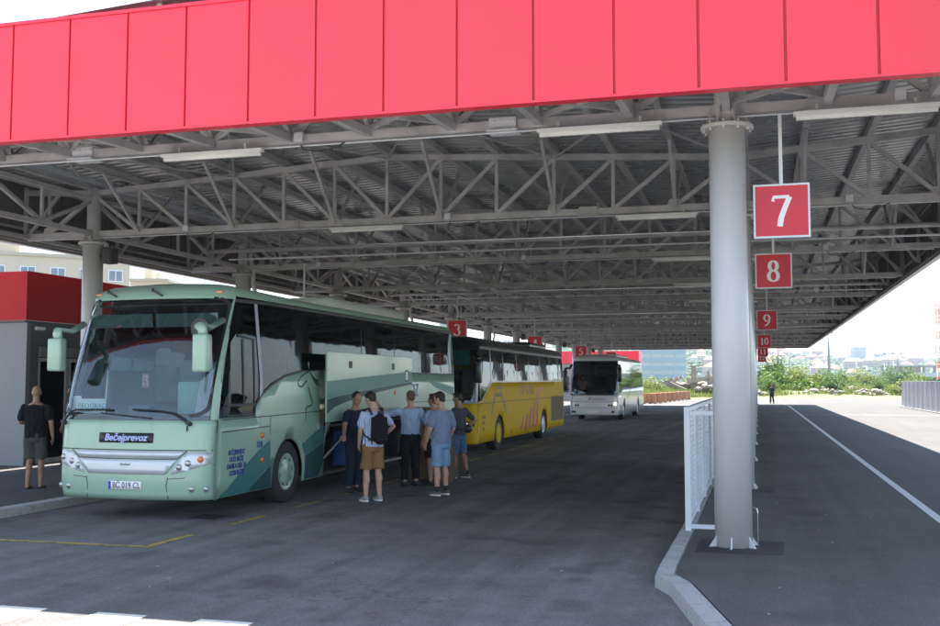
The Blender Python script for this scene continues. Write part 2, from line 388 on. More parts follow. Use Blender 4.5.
# ------------------------------------------------------------------ canopy
canopy = thing('station_canopy', 'long grey steel truss canopy with bright red fascia over the bus platforms', 'canopy', (0, 0, 0))
XL, XR, YF, YB = -15.35, 4.2, 10.6, 94.0
def ztop(x):
    P_ = [(-15.4, 6.06), (-13.5, 5.96), (-6.9, 6.34), (-0.3, 5.96), (4.3, 6.32)]
    for (a, za), (b, zb) in zip(P_, P_[1:]):
        if x <= b: return za+(zb-za)*(max(x, a)-a)/(b-a)
    return P_[-1][1]
ROW = [12.1+6.6*i for i in range(13)]
nodes = [-13.5+1.1*k for k in range(-1, 17)]
ZB = 5.09
def row_truss(y, fine):
    t = obj('truss', box(B(), XL+0.15, XR-0.15, y-0.06, y+0.06, ZB-0.06, ZB+0.06), M['steel'], canopy)
    bm = B()
    for a, b in ((XL+.15, -13.5), (-13.5, -6.9), (-6.9, -0.3), (-0.3, XR-.15)):
        beam(bm, (a, y, ztop(a)), (b, y, ztop(b)), 0.11, 0.11)
    obj('top_chord', bm, M['steel'], t)
    mem = []
    for k, x in enumerate(nodes):
        if min(abs(x+13.5), abs(x+0.3)) > 0.3: mem.append(((x, y, ZB+.05), (x, y, ztop(x)-.05), 0.062))
        if k < len(nodes)-1:
            x2 = nodes[k+1]
            down = (x >= -13.6 and x < -6.95) or x >= -0.35
            p, q = ((x, y, ztop(x)-.03), (x2, y, ZB+.03)) if down else ((x, y, ZB+.03), (x2, y, ztop(x2)-.03))
            mem.append((p, q, 0.07))
    # fly braces in the YZ plane up to the purlins
    for k, x in enumerate(nodes):
        if k % 2 == 0 and x > -13.4:
            for s in (-1, 1):
                if y+s*1.25 > YF+0.1: mem.append(((x+0.02, y+s*.05, ZB), (x+0.02, y+s*1.28, ztop(x)+0.05), 0.058))
    if fine:
        for p, q, wd in mem:
            bm = B(); beam(bm, p, q, wd); obj('strut', bm, M['steel'], t)
    else:
        bm = B()
        for p, q, wd in mem: beam(bm, p, q, wd)
        obj('webbing', bm, M['steel'], t)
    if fine:
        for k, x in enumerate(nodes):
            if k % 2 == 0:
                bm = B(); v = [(x-.13, ZB+.04), (x+.13, ZB+.04), (x+.09, ZB+.17), (x-.09, ZB+.17)]
                for sy in (-1, 1):
                    q = [bm.verts.new((a, y+sy*.034, b)) for a, b in v]; bm.faces.new(q if sy < 0 else q[::-1])
                obj('gusset_plate', bm, M['steel'], t)
        for x in (-11.2, -5.6, 1.6):
            bm = B(); tube(bm, [(x, y-.12, ZB-.1), (x+.05, y-.14, ZB-.16), (x+.25, y-.13, ZB-.19), (x+.5, y-.12, ZB-.15), (x+.6, y-.11, ZB-.09)], .009, 6); obj('cable', bm, M['black'], t, True)
            bm = B(); box(bm, x-.10, x+.02, y-.13, y-.065, ZB-.04, ZB+.08, .01); obj('junction_box', bm, M['white_paint'], t)
    # bolted splice plates on the bottom chord
    for x in (-8.9, -2.95):
        bm = B(); box(bm, x-0.17, x+0.17, y-0.085, y-0.065, ZB-0.10, ZB+0.09)
        box(bm, x-0.19, x+0.19, y-0.15, y+0.15, ZB-0.085, ZB-0.067)
        for i in range(4):
            for j in (-1, 1): box(bm, x-0.13+i*0.085, x-0.10+i*0.085, y-0.10, y-0.08, ZB+j*0.05-0.012, ZB+j*0.05+0.012)
        obj('splice_plate', bm, M['white_paint'] if y < 13 else M['steel'], t)
    # light conduit along the chord
    bm = B(); tube(bm, [(XL+.3, y-0.10, ZB-0.10), (XR-.3, y-0.10, ZB-0.10)], 0.012, 6); obj('conduit', bm, M['white_paint'], t, True)
for i, y in enumerate(ROW): row_truss(y, i < 3)
# trusses along both column rows
for xc in (-13.5, -0.3):
    bm = B(); beam(bm, (xc, ROW[0], ZB), (xc, YB-.3, ZB), 0.10, 0.10); beam(bm, (xc, ROW[0], ztop(xc)-.12), (xc, YB-.3, ztop(xc)-.12), 0.10, 0.08)
    if xc < -5: beam(bm, (xc-1.6, YF+.2, ZB-.02), (xc-1.6, YB-.3, ZB-.02), 0.09, 0.09)
    t = obj('column_row_truss', bm, M['steel'], canopy)
    bm = B()
    for i in range(12):
        for j in range(4):
            ya, yb = ROW[i]+j*1.65, ROW[i]+(j+1)*1.65
            zt = ztop(xc)-.15
            p, q = ((xc, ya, zt), (xc, yb, ZB+.03)) if j % 2 == 0 else ((xc, ya, ZB+.03), (xc, yb, zt))
            beam(bm, p, q, 0.07); 
            if j: beam(bm, (xc, ya, ZB), (xc, ya, zt), 0.055)
    obj('webbing', bm, M['steel'], t)
# purlins run the length of the roof
for k in range(18):
    x = -14.6+1.1*k
    bm = B(); box(bm, x-0.035, x+0.035, YF+0.12, YB-.1, ztop(x)+0.058, ztop(x)+0.20)
    box(bm, x-0.035, x+0.07, YF+0.12, YB-.1, ztop(x)+0.050, ztop(x)+0.057)
    obj('purlin', bm, M['steel'], canopy)
# diagonal wind bracing rods under the roof
for i in (0, 3, 6, 9):
    bm = B()
    for xa, xb in ((-13.5, -10.2), (-10.2, -6.9), (-6.9, -3.6), (-3.6, -0.3)):
        for p, q in ((xa, xb), (xb, xa)): beam(bm, (p, ROW[i], ztop(p)-.02), (q, ROW[i+1], ztop(q)-.02), 0.03)
    obj('wind_bracing', bm, M['steel'], canopy)
# a heavier pipe across at mid bay, and its thinner neighbour
for yy in (22.9, 36.0, 49.3, 62.4):
    bm = B(); tube(bm, [(-13.2, yy, 5.22), (4.0, yy, 5.22)], 0.055, 10); obj('drain_pipe', bm, M['steel'], canopy, True)
    bm = B(); beam(bm, (-12.8, yy+.35, 5.05), (4.0, yy+.35, 5.05), 0.10, 0.03); obj('cable_tray', bm, M['white_paint'], canopy)
# corrugated roof sheets, one per slope
def roof_sheet(xa, xb, y0=YF+0.02, y1=YB):
    bm = B(); prev = None; y = y0; per = 0.26; pat = [(0, 0), (.09, 0), (.12, .045), (.17, .045), (.20, 0)]
    rowsv = []
    while y < y1:
        for dy, dz in pat:
            rowsv.append((min(y+dy, y1), dz))
        y += per
    for yy, dz in rowsv:
        a = bm.verts.new((xa, yy, ztop(xa)+0.205+dz)); b = bm.verts.new((xb, yy, ztop(xb)+0.205+dz))
        if prev and yy > prev[2]: bm.faces.new((prev[0], prev[1], b, a))
        prev = (a, b, yy)
    o = obj('roof_sheet', bm, M['sheet'], canopy)
    return o
for xa, xb in ((XL+.02, -13.75), (-13.25, -6.9), (-6.9, -0.5), (-0.1, XR-.02)): roof_sheet(xa, xb)
# valley gutters along the column rows
for xc, hw in ((-13.5, 0.25), (-0.3, 0.2)):
    z = ztop(xc)+0.13
    bm = B(); box(bm, xc-hw, xc+hw, YF+.1, YB-.05, z, z+0.012); box(bm, xc-hw, xc-hw+.01, YF+.1, YB-.05, z+.013, z+.16); box(bm, xc+hw-.01, xc+hw, YF+.1, YB-.05, z+.013, z+.16)
    obj('gutter', bm, mat('galvanised_gutter', (0.72, 0.76, 0.82), 0.3, 0.6, var=0.06), canopy)
# fascia: separate panels with darker seams
ZF0, ZF1 = 4.955, 6.42
def fascia(axis, fixed, a0, a1, out, first=None):
    seg = 0.835; k = 0
    a = a0 if first is None else first
    edges = [a0]
    while a < a1-0.1:
        if a > a0+0.1: edges.append(a)
        a += seg
    edges.append(a1)
    return edges
ed = [XL, -14.42, -13.62, -12.82, -12.02, -11.22, -10.43, -9.64, -8.85, -8.03, -7.22, -6.43, -5.61, -4.77, -3.95, -3.10, -2.25, -1.39, -.53, .32, 1.19, 2.05, 2.91, 3.77, XR]
bm = B(); box(bm, XL+.02, XR-.02, YF+0.012, YF+0.03, ZF0+.02, ZF1-.02); back = obj('fascia_backing', bm, M['fascia_seam'], canopy)
for a, b in zip(ed, ed[1:]):
    bm = B(); box(bm, a+0.014, b-0.014, YF-0.035+random.uniform(-.001, .001), YF+0.011, ZF0, ZF1-0.03, 0.004)
    obj('fascia_panel', bm, M['fascia'], canopy)
for a in ed[1:-1]:
    bm = B()
    box(bm, a-0.011, a+0.011, YF-0.012, YF+0.011, ZF0+.012, ZF1-.035)
    tube(bm, [(a, YF-0.02, ZF0+.05), (a, YF-0.006, ZF0+.05)], 0.012, 6)
    obj('fascia_joint', bm, M['fascia_seam'], canopy)
bm = B(); box(bm, XL-.05, XR+.05, YF-0.055, YF+0.10, ZF1-0.029, ZF1+0.012); obj('fascia_capping', bm, M['fascia'], canopy)
bm = B(); box(bm, XL-.03, XR+.03, YF-0.045, YF+0.10, ZF0-0.03, ZF0-0.002); obj('fascia_trim', bm, M['fascia'], canopy)
# sides and rear: long panels, 4 m each
for xs, sg in ((XL, -1), (XR, 1)):
    y = YF+0.05; n = 0
    while y < YB-.5:
        y2 = min(y+4.17, YB)
        x0, x1 = (xs, xs+0.04) if sg > 0 else (xs-0.04, xs)
        bm = B(); box(bm, x0, x1, y+.01, y2-.01, ZF0, ZF1); obj('fascia_panel', bm, M['fascia'], canopy)
        # inner lining, ribbed
        bm = B(); xi = xs-0.012*sg
        box(bm, min(xi, xs-0.003*sg), max(xi, xs-0.003*sg), y, y2, ZF0+.02, ZF1-.05)
        yy = y+.2
        while yy < y2-.05:
            box(bm, min(xi-0.03*sg, xi), max(xi-0.03*sg, xi), yy, yy+.06, ZF0+.03, ZF1-.06); yy += 0.42
        obj('fascia_lining', bm, M['lining'], canopy)
        y = y2
    bm = B(); xe = xs-0.10*sg
    for z in (ZF0+.02, ZF0+.30): box(bm, min(xe, xe+.07*sg), max(xe, xe+.07*sg), YF+.2, YB-.1, z, z+.05)
    obj('eave_rail', bm, M['steel'], canopy)
    bm = B(); box(bm, xs-0.045 if sg < 0 else xs-0.09, xs+0.09 if sg < 0 else xs+.045, YF+.11, YB, ZF0-.03, ZF0-.004); obj('fascia_trim', bm, M['white_paint'], canopy)
    for y in ROW:
        for dy in (0, 3.3):
            if y+dy > YB-.4: continue
            bm = B()
            beam(bm, (xs-.15*sg, y+dy, ZF0+.1), (xs-.15*sg, y+dy, ZF1-.25), 0.07)
            beam(bm, (xs-.2*sg, y+dy, ZF0+.12), (xs-1.0*sg, y+dy, ztop(xs)-.05), 0.06)
            obj('eave_frame', bm, M['steel'], canopy)
bm = B(); box(bm, XL, XR, YB, YB+.04, ZF0, ZF1); obj('fascia_panel', bm, M['fascia'], canopy)
bm = B(); box(bm, XL+.05, XR-.05, YB-.02, YB-.003, ZF0+.02, ZF1-.06); obj('fascia_lining', bm, M['lining'], canopy)
# front frame behind the fascia
bm = B()
box(bm, XL+.1, XR-.1, YF+.10, YF+.17, ZF0+.02, ZF0+.09); box(bm, XL+.1, XR-.1, YF+.10, YF+.17, ZF1-.22, ZF1-.15)
for k, x in enumerate(nodes):
    beam(bm, (x, YF+.14, ZF0+.08), (x, YF+.14, ZF1-.2), 0.06)
    beam(bm, (x, YF+.17, ZF0+.08), (x, ROW[0]-.05, ZB+.02), 0.09, 0.10)
    s = 1 if k % 2 else -1
    beam(bm, (x+.02, YF+.2, ZF0+.12), (x+s*1.05, ROW[0]-.08, ZB+.08), 0.055)
    beam(bm, (x, YF+.2, ztop(x)), (x, ROW[0]-.08, ZB+.12), 0.05)
obj('front_frame', bm, M['steel'], canopy)
# columns
def column(x, y, drain):
    bm = B(); lathe(bm, [(0.207, 0.12), (0.207, 4.86)], 40, origin=(x, y, 0)); c = obj('column', bm, M['column'], canopy)
    for f in c.data.polygons: f.use_smooth = len(f.vertices) == 4
    bm = B(); lathe(bm, [(0.29, 4.861), (0.30, 4.87), (0.30, 4.90), (0.29, 4.905)], 32, origin=(x, y, 0))
    for k in range(10):
        a = k*2*math.pi/10+.2; tube(bm, [(x+.262*math.cos(a), y+.262*math.sin(a), 4.835), (x+.262*math.cos(a), y+.262*math.sin(a), 4.94)], 0.014, 6)
    obj('column_flange', bm, M['column'] , c)
    bm = B(); lathe(bm, [(0.14, 4.911), (0.14, ztop(x)+.1)], 24, origin=(x, y, 0))
    for k in range(8):
        a = k*math.pi/4+.39; ca, sa = math.cos(a), math.sin(a)
        q = [(.135, 4.912), (.26, 4.912), (.16, 5.17), (.135, 5.17)]
        for s in (-.006, .006): 
            pass
        v = [[bm.verts.new((x+ca*r_-sa*s, y+sa*r_+ca*s, z_)) for r_, z_ in q] for s in (-.006, .006)]
        bm.faces.new(v[0]); bm.faces.new(v[1][::-1])
        for i in range(4): bm.faces.new((v[0][i], v[1][i], v[1][(i+1) % 4], v[0][(i+1) % 4]))
    obj('head_pipe', bm, M['steel'], c)
    for k in range(6):
        bm = B(); a = k*math.pi/3+.45; ca, sa = math.cos(a), math.sin(a)
        q = [(.20, .121), (.295, .121), (.207, .24)]
        v = [[bm.verts.new((x+ca*r_-sa*s, y+sa*r_+ca*s, z_)) for r_, z_ in q] for s in (-.008, .008)]
        bm.faces.new(v[0]); bm.faces.new(v[1][::-1])
        for i in range(3): bm.faces.new((v[0][i], v[1][i], v[1][(i+1) % 3], v[0][(i+1) % 3]))
        obj('base_gusset', bm, M['column'], c)
    if drain:
        bm = B(); xx = x+.30; tube(bm, [(xx-.12, y+.05, 5.9), (xx-.1, y+.05, 5.3), (xx, y, 5.0), (xx, y, 4.6), (xx+.08, y, 4.4), (xx+.02, y, 4.2), (xx, y, .13)], 0.055, 10)
        obj('downpipe', bm, M['column'], c, True)
for i, y in enumerate(ROW):
    column(-0.30, y, False); column(-13.5, y, i % 2 == 0)
# hose tap on first column
bm = B(); tube(bm, [(-0.08, 12.1, .56), (-.045, 12.08, .55), (-0.035, 12.08, .50)], 0.009, 8); tube(bm, [(-.035, 12.08, .50), (-.035, 12.08, .13)], 0.0035, 6)
tube(bm, [(-.045, 12.05, .55), (-.045, 12.11, .55)], 0.007, 6)
tag(obj('water_tap', bm, M['chrome']), 'small metal water tap with thin pipe on the nearest right column', 'tap')

# ------------------------------------------------------------------ lights, speakers, signs
def light(x0, x1, y, z, label):
    t = thing('tube_light', label, 'light', ((x0+x1)/2, y, z), 0, 'tube lights under the canopy')
    h = (x1-x0)/2
    bm = B(); box(bm, -h, h, -.05, .05, 0, .045, .008); obj('housing', bm, M['lamp_tube'], t)
    bm = B(); tube(bm, [(-h+.03, 0, -.02), (h-.03, 0, -.02)], .032, 12); obj('diffuser', bm, M['sign_white'], t, True)
    bm = B()
    for x in (-h+.25, h-.25): box(bm, x-.015, x+.015, -.01, .01, .046, .12)
    obj('hanger', bm, M['steel'], t)
light(-7.56, -6.1, 11.9, 4.925, 'white tube light left, above the green bus, behind the red fascia')
light(-2.49, -1.02, 11.9, 4.925, 'white tube light just left of the nearest white column, behind the red fascia')
light(0.43, 1.95, 11.9, 4.925, 'white tube light right of the nearest column, above sign number 7')
light(-2.43, -0.98, 18.5, 4.925, 'white tube light on the second truss, left of the nearest white column')
light(-8.0, -6.5, 18.5, 4.925, 'white tube light on the second truss above the green bus')
light(-12.4, -10.9, 11.9, 4.925, 'white tube light at the far left end of the front truss')
WORDS = ['third', 'fourth', 'fifth', 'sixth', 'seventh', 'eighth', 'ninth', 'tenth']
for i, wd in enumerate(WORDS[:5]):
    y = ROW[2+i]-.2
    light(-2.43, -0.98, y, 4.925, f'white tube light under the {wd} truss, close to the right column row')
ORD = {1: 'nearest left column, above the red kiosk', 3: 'left column behind the roof unit of the green bus', 5: 'left column above the sign number 3', 7: 'left column above the yellow bus', 9: 'left column near sign number 5', 11: 'farthest left column near sign number 6'}
for i, wd in ORD.items():
    y = ROW[i]
    bm = B(); box(bm, -13.20, -12.97, y-.12, y+.12, 4.45, 4.78, .02)
    t = tag(obj('loudspeaker', bm, M['black']), f'black box loudspeaker on the {wd}', 'speaker', 'loudspeakers on the left columns')
    bm = B(); box(bm, -13.30, -13.201, y-.03, y+.03, 4.58, 4.64); box(bm, -13.12, -13.08, y-.02, y+.02, 4.781, 4.86); obj('bracket', bm, M['black'], t)
    bm = B(); box(bm, -13.17, -13.0, y-.128, y-.122, 4.48, 4.75); obj('grille', bm, M['interior'], t)
def sign(num, x, y, zc, size, label, top=5.1):
    t = thing('platform_sign', label, 'sign', (x, y, zc), 0, 'red numbered platform signs')
    h = size/2
    bm = B(); box(bm, -h+.022, h-.022, -.03, .03, -h+.022, h-.022); obj('panel', bm, M['sign_red'], t)
    bm = B(); f = .022
    box(bm, -h, h, -.04, .04, h-f, h); box(bm, -h, h, -.04, .04, -h, -h+f); box(bm, -h, -h+f, -.039, .039, -h+f, h-f); box(bm, h-f, h, -.039, .039, -h+f, h-f)
    obj('frame', bm, M['white_paint'], t)
    bm = B(); hh = size*(0.60 if len(num) == 1 else .52); digits(bm, num, 0, -hh/2, hh, -.032)
    obj('number', bm, M['sign_white'], t)
    bm = B(); box(bm, -.02, .02, -.02, .02, h, top-zc); obj('hanger', bm, M['white_paint'], t)
    return t
sign('7', 0.29, 12.2, 3.91, .62, 'large red sign with white number 7, nearest, beside the white column', 5.12)
sign('8', 0.29, 18.75, 3.91, .62, 'red sign with white number 8, hanging below and behind number 7')
sign('9', 0.29, 33.2, 3.89, .62, 'red sign with white number 9, third down the right row')
sign('10', 0.29, 49.4, 3.87, .62, 'small red sign with white number 10 in the right row')
sign('11', 0.29, 66.0, 3.87, .62, 'tiny red sign with white number 11 in the right row')
sign('12', 0.29, 82.5, 3.87, .62, 'tiniest red sign with white number 12, farthest in the right row')
sign('2', -11.5, 24.9, 3.83, .72, 'red sign with number 2, mostly hidden behind the green bus roof')
sign('3', -10.8, 36.9, 3.93, .74, 'red sign with white number 3 hanging above the front of the yellow bus')
sign('4', -10.8, 50.8, 3.93, .74, 'red sign with white number 4 hanging above the yellow bus rear')
sign('5', -10.8, 64.8, 3.93, .74, 'red sign with white number 5 above the left side of the white bus')
sign('6', -10.8, 78.7, 3.93, .74, 'darker red sign with number 6 above the white bus, farthest in the left row')

# ------------------------------------------------------------------ railing by the column
rail = thing('guard_railing', 'white steel guard railing with perforated panels beside the near column', 'railing', (-0.87, 13.2, 0.12))
def part(name, m, parent, fn, smooth=False):
    bm = B(); fn(bm); return obj(name, bm, m, parent, smooth)
part('post', M['white_paint'], rail, lambda bm: box(bm, -.035, .035, -.035, .035, 0, 1.47))
part('post', M['white_paint'], rail, lambda bm: box(bm, -.03, .035, 11.4, 11.46, 0, 1.47))
for k in range(1, 6): part('post', M['white_paint'], rail, lambda bm: box(bm, -.03, .03, k*2.0-.03, k*2.0+.03, 0, 1.47))
part('top_rail', M['white_paint'], rail, lambda bm: box(bm, -.036, .036, .036, 11.46, 1.475, 1.53) and box(bm, .04, .38, -.03, .03, 1.43, 1.48) and box(bm, -.036, .036, -.036, .034, 1.472, 1.528))
part('bottom_rail', M['white_paint'], rail, lambda bm: box(bm, -.02, .02, .036, 11.4, .06, .10) and box(bm, .036, .38, -.02, .02, .03, .08))
for k in range(6):
    y0, y1 = k*2.0+.04, min((k+1)*2.0-.04, 11.39)
    part('perforated_panel', M['white_paint'], rail, lambda bm: [box(bm, -.014, -.008, y0, y0+.30, .11, 1.46), box(bm, -.014, -.008, y1-.30, y1, .11, 1.46)] +
         [box(bm, -.014, -.008, y0+.301, y1-.301, .11+j*.068, .11+j*.068+.036) for j in range(20)] + [box(bm, -.0141+.001, -.0079, y0+.301+q*.17, y0+.301+q*.17+.05, .147+j*.068, .178+j*.068) for j in range(19) for q in range(8) if y0+.36+q*.17 < y1-.30] +
         [box(bm, .0, .02, y0+.1+q*.25, y0+.13+q*.25, .15+j*.14, .17+j*.14) for j in range(9) for q in range(3)])

# ------------------------------------------------------------------ coaches
class Coach:
    def __init__(s, name, label, xc, yf, Lg, H=3.42, wid=2.5, zg=1.40, rake=0.42, zt=3.06, zside=2.1, rc=0.24, bow=0.10):
        s.t = thing(name, label, 'bus', (xc, yf, 0))
        s.L, s.H, s.W, s.zg, s.rake, s.zt, s.rc, s.bow = Lg, H, wid/2, zg, rake, zt, rc, bow
    def w(s, z):
        if z <= 1.5: v = s.W-0.03*max(0, (0.6-z)/0.35)**2*1.0
        elif z <= s.zt: v = s.W-0.07*((z-1.5)/(s.zt-1.5))**1.5
        else:
            k = min(1, (z-s.zt)/(s.H-s.zt)); v = s.W-0.07-0.34*(1-math.sqrt(max(0, 1-k*k)))-.30*k**6
        return v
    def yf(s, z):
        if z < 0.55: v = 0.0+0.05*((0.55-z)/.3)**2
        elif z < s.zg: v = 0.0+0.05*((z-.55)/(s.zg-.55))**2
        elif z <= s.zt: v = 0.05+s.rake*((z-s.zg)/(s.zt-s.zg))**1.4
        else:
            k = min(1, (z-s.zt)/(s.H-s.zt)); v = 0.05+s.rake+0.10*k+0.45*(1-math.sqrt(max(0, 1-k*k)))
        return v
    def yr(s, z):
        v = s.L-0.10*max(0, (z-1.0)/2.2)**2
        if z > s.zt: k = min(1, (z-s.zt)/(s.H-s.zt)); v -= 0.45*(1-math.sqrt(max(0, 1-k*k)))
        return v
    def front(s, p, z):
        w = s.w(z); rc = s.rc; f = w-rc; a = abs(p); sg = 1 if p >= 0 else -1
        a = min(a, w)
        if a <= f: x = a; y = s.yf(z)+s.bow*(a/f)**2
        else:
            t = (a-f)/rc; th = t*math.pi/2
            x = f+rc*math.sin(th); y = s.yf(z)+s.bow+rc*(1-math.cos(th))*1.0+0.12*(math.sin(th)-t*0)*0.0
        return Vector((sg*x, y, z))
    def rear(s, p, z):
        w = s.w(z); rc = .16; f = w-rc; a = min(abs(p), w); sg = 1 if p >= 0 else -1
        if a <= f: x = a; y = s.yr(z)-.03*(a/f)**2
        else:
            th = (a-f)/rc*math.pi/2; x = f+rc*math.sin(th); y = s.yr(z)-.03-rc*(1-math.cos(th))
        return Vector((sg*x, y, z))
    def ys(s, z): return s.yf(z)+s.bow+s.rc
    def ye(s, z): return s.yr(z)-.03-.16
    def side(s, sg):
        def f(y, z):
            y0, y1 = s.ys(z), s.ye(z)
            y = min(max(y, y0), y1)
            return Vector((sg*s.w(z), y, z))
        return f
    def patch(s, name, poly, fn, m, parent=None, off=0.0, thick=0.0, step=0.2, smooth=True):
        """polygon (or bmesh in parameter space) wrapped onto the body surface"""
        if isinstance(poly, bpy.types.Mesh):
            bm = B(); bm.from_mesh(poly)
        else:
            bm = B(); bm.faces.new([bm.verts.new((p, q, 0)) for p, q in poly])
        us = [v.co.x for v in bm.verts]; vs_ = [v.co.y for v in bm.verts]
        if step:
            for ax, lo, hi in ((0, min(us), max(us)), (1, min(vs_), max(vs_))):
                n = int((hi-lo)/step)+1
                for k in range(1, n):
                    c = lo+(hi-lo)*k/n; no = Vector((1, 0, 0)) if ax == 0 else Vector((0, 1, 0))
                    bmesh.ops.bisect_plane(bm, geom=bm.verts[:]+bm.edges[:]+bm.faces[:], plane_co=(c if ax == 0 else 0, c if ax == 1 else 0, 0), plane_no=no)
        e = 0.004; ctr = Vector((0, s.L/2, 1.8))
        for v in bm.verts:
            p, q, h = v.co
            P0 = fn(p, q); du = fn(p+e, q)-fn(p-e, q); dv = fn(p, q+e)-fn(p, q-e)
            n = du.cross(dv)
            if n.length < 1e-9: n = Vector((0, 0, 1))
            n.normalize()
            d = P0-ctr
            if fn in (s.front, s.rear): ref = Vector((0, -1 if fn == s.front else 1, 0))
            else: ref = Vector((1 if P0.x > 0 else -1, 0, 0))
            if n.dot(ref) < 0: n = -n
            v.co = P0+n*(off+h)
        bm.normal_update()
        ref = Vector((0, -1, 0)) if fn == s.front else (Vector((0, 1, 0)) if fn == s.rear else None)
        for f in bm.faces:
            rr = ref or Vector((1 if f.calc_center_median().x > 0 else -1, 0, 0))
            if not isinstance(poly, bpy.types.Mesh) and f.normal.dot(rr) < 0: f.normal_flip()
        o = obj(name, bm, m, parent or s.t, smooth)
        if thick:
            md = o.modifiers.new('thickness', 'SOLIDIFY'); md.thickness = thick; md.offset = -1
        return o
    def strip(s, name, path, wd, fn, m, parent=None, off=0.004):
        """a painted or rubber line along a path in parameter space"""
        bm = B(); n = len(path); A, C_ = [], []
        for i, p in enumerate(path):
            q0, q1 = path[max(i-1, 0)], path[min(i+1, n-1)]
            t = Vector((q1[0]-q0[0], q1[1]-q0[1])).normalized(); nn = Vector((-t.y, t.x))*wd/2
            A.append(bm.verts.new((p[0]+nn.x, p[1]+nn.y, 0))); C_.append(bm.verts.new((p[0]-nn.x, p[1]-nn.y, 0)))
        for i in range(n-1): bm.faces.new((A[i], C_[i], C_[i+1], A[i+1]))
        me = bpy.data.meshes.new('t'); bm.to_mesh(me); bm.free()
        o = s.patch(name, me, fn, m, parent, off, 0, 0)
        return o
    def text(s, str_, size, fn, at, m, parent=None, off=0.004, **k):
        me = text_mesh(str_, size, **k); me.transform(Matrix.Translation((at[0], at[1], 0)))
        me.materials.clear()
        return s.patch('lettering', me, fn, m, parent, off, 0, 0, smooth=False)
    def roof(s, m, front_lift=0.0):
        bm = B(); K = 9; rings = []
        for k in range(K+1):
            z = s.zt+(s.H-s.zt)*math.sin(k/K*math.pi/2)
            w = s.w(z); N = 18; pts = []
            for i in range(N+1):
                pts.append(s.front(-w+2*w*i/N, z))
            for i in range(1, 12): pts.append(s.side(1)(s.ys(z)+(s.ye(z)-s.ys(z))*i/12, z))
            for i in range(N+1): pts.append(s.rear(w-2*w*i/N, z))
            for i in range(1, 12): pts.append(s.side(-1)(s.ye(z)+(s.ys(z)-s.ye(z))*i/12, z))
            rings.append([bm.verts.new(p) for p in pts])
        n = len(rings[0])
        for a, b in zip(rings, rings[1:]):
            for i in range(n): bm.faces.new((a[i], a[(i+1) % n], b[(i+1) % n], b[i]))
        bm.faces.new(rings[-1])
        bmesh.ops.remove_doubles(bm, verts=bm.verts, dist=0.0005)
        for v in bm.verts:
            k = max(0, 1-v.co.y/4.5); v.co.z += front_lift*k*k*(3-2*k)*max(0, (v.co.z-s.zt)/(s.H-s.zt))
        bmesh.ops.recalc_face_normals(bm, faces=bm.faces)
        return obj('roof', bm, m, s.t, True)
    def wheel(s, y, sg, hubm, r=0.5, dual=False):
        x1 = sg*(s.W-0.035); x0 = x1-sg*0.30
        t = obj('wheel', B(), None, s.t); bpy.data.meshes.remove(t.data) if False else None
        bm = B(); pr = [(r*.60, 0), (r*.93, 0.0), (r, .03), (r, .26), (r*.93, .29), (r*.6, .29)]
        lathe(bm, [(a, x1-sg*h) for a, h in pr], 40, 'X', (0, y, r), False)
        me = bpy.data.meshes.new('wheel'); bm.to_mesh(me); bm.free(); t.data = me; me.materials.append(M['rubber']); me.shade_smooth()
        bm = B(); lathe(bm, [(a, x1-sg*h) for a, h in [(.001, -.005), (r*.30, -.005), (r*.36, .012), (r*.52, .02), (r*.585, .0), (r*.62, .015), (r*.62, .08)]], 40, 'X', (0, y, r))
        rim = obj('rim', bm, hubm, t, True)
        bm = B()
        for k in range(8):
            a = k*math.pi/4+.2; ca, sa = math.cos(a), math.sin(a)
            q = [(-.035, -.014), (.035, -.014), (.035, .014), (-.035, .014)]
            c = Vector((x1-sg*.0135, y+ca*r*.44, r+sa*r*.44))
            for dx in (0,):
                bm.faces.new([bm.verts.new(c+Vector((sg*.006, -sa*p+ca*q_, ca*p+sa*q_))) for p, q_ in q])
        obj('rim_slot', bm, M['black'], t)
        return t
    def underbody(s, yw):
        bm = B(); w = s.W-.36
        box(bm, -w, w, .5, s.L-.3, .32, .60); obj('chassis', bm, M['black'], s.t)
        bm = B(); box(bm, -s.W+.07, s.W-.07, .9, s.L-.2, 1.16, 1.20); box(bm, -s.W+.07, s.W-.07, .45, .9, 0.9, 0.94); obj('floor', bm, M['interior'], s.t)

def arch(y0, r=.58, zb=.28, n=14):
    """wheel-arch notch going from high y to low y? returns points with rising y"""
    return [(y0-r, zb)]+[(y0-r*math.cos(math.pi*i/n), .46+r*math.sin(math.pi*i/n)) for i in range(n+1)]+[(y0+r, zb)]

def seats(c, y0, y1, pitch, m, skip=()):
    y = y0; proto = None
    while y < y1:
        for x in (-.78, .78):
            if proto is None:
                bm = B(); box(bm, -.44, -.01, 0, .12, .0, .72, .05); box(bm, .01, .44, 0, .12, .0, .72, .05); box(bm, -.42, .42, -.42, .02, -.30, -.18, .04)
                proto = obj('seat', bm, m, c.t, True); o = proto
            else:
                o = proto.copy(); COL.objects.link(o)
            o.location = (x, y, 1.62)
        y += pitch

def rect(a0, a1, b0, b1, r=0.0, n=5):
    if not r: return [(a0, b0), (a1, b0), (a1, b1), (a0, b1)]
    out = []
    for cx, cy, s0 in ((a1-r, b0+r, -90), (a1-r, b1-r, 0), (a0+r, b1-r, 90), (a0+r, b0+r, 180)):
        out += [(cx+r*math.cos(R(s0+90*i/n)), cy+r*math.sin(R(s0+90*i/n))) for i in range(n+1)]
    return out

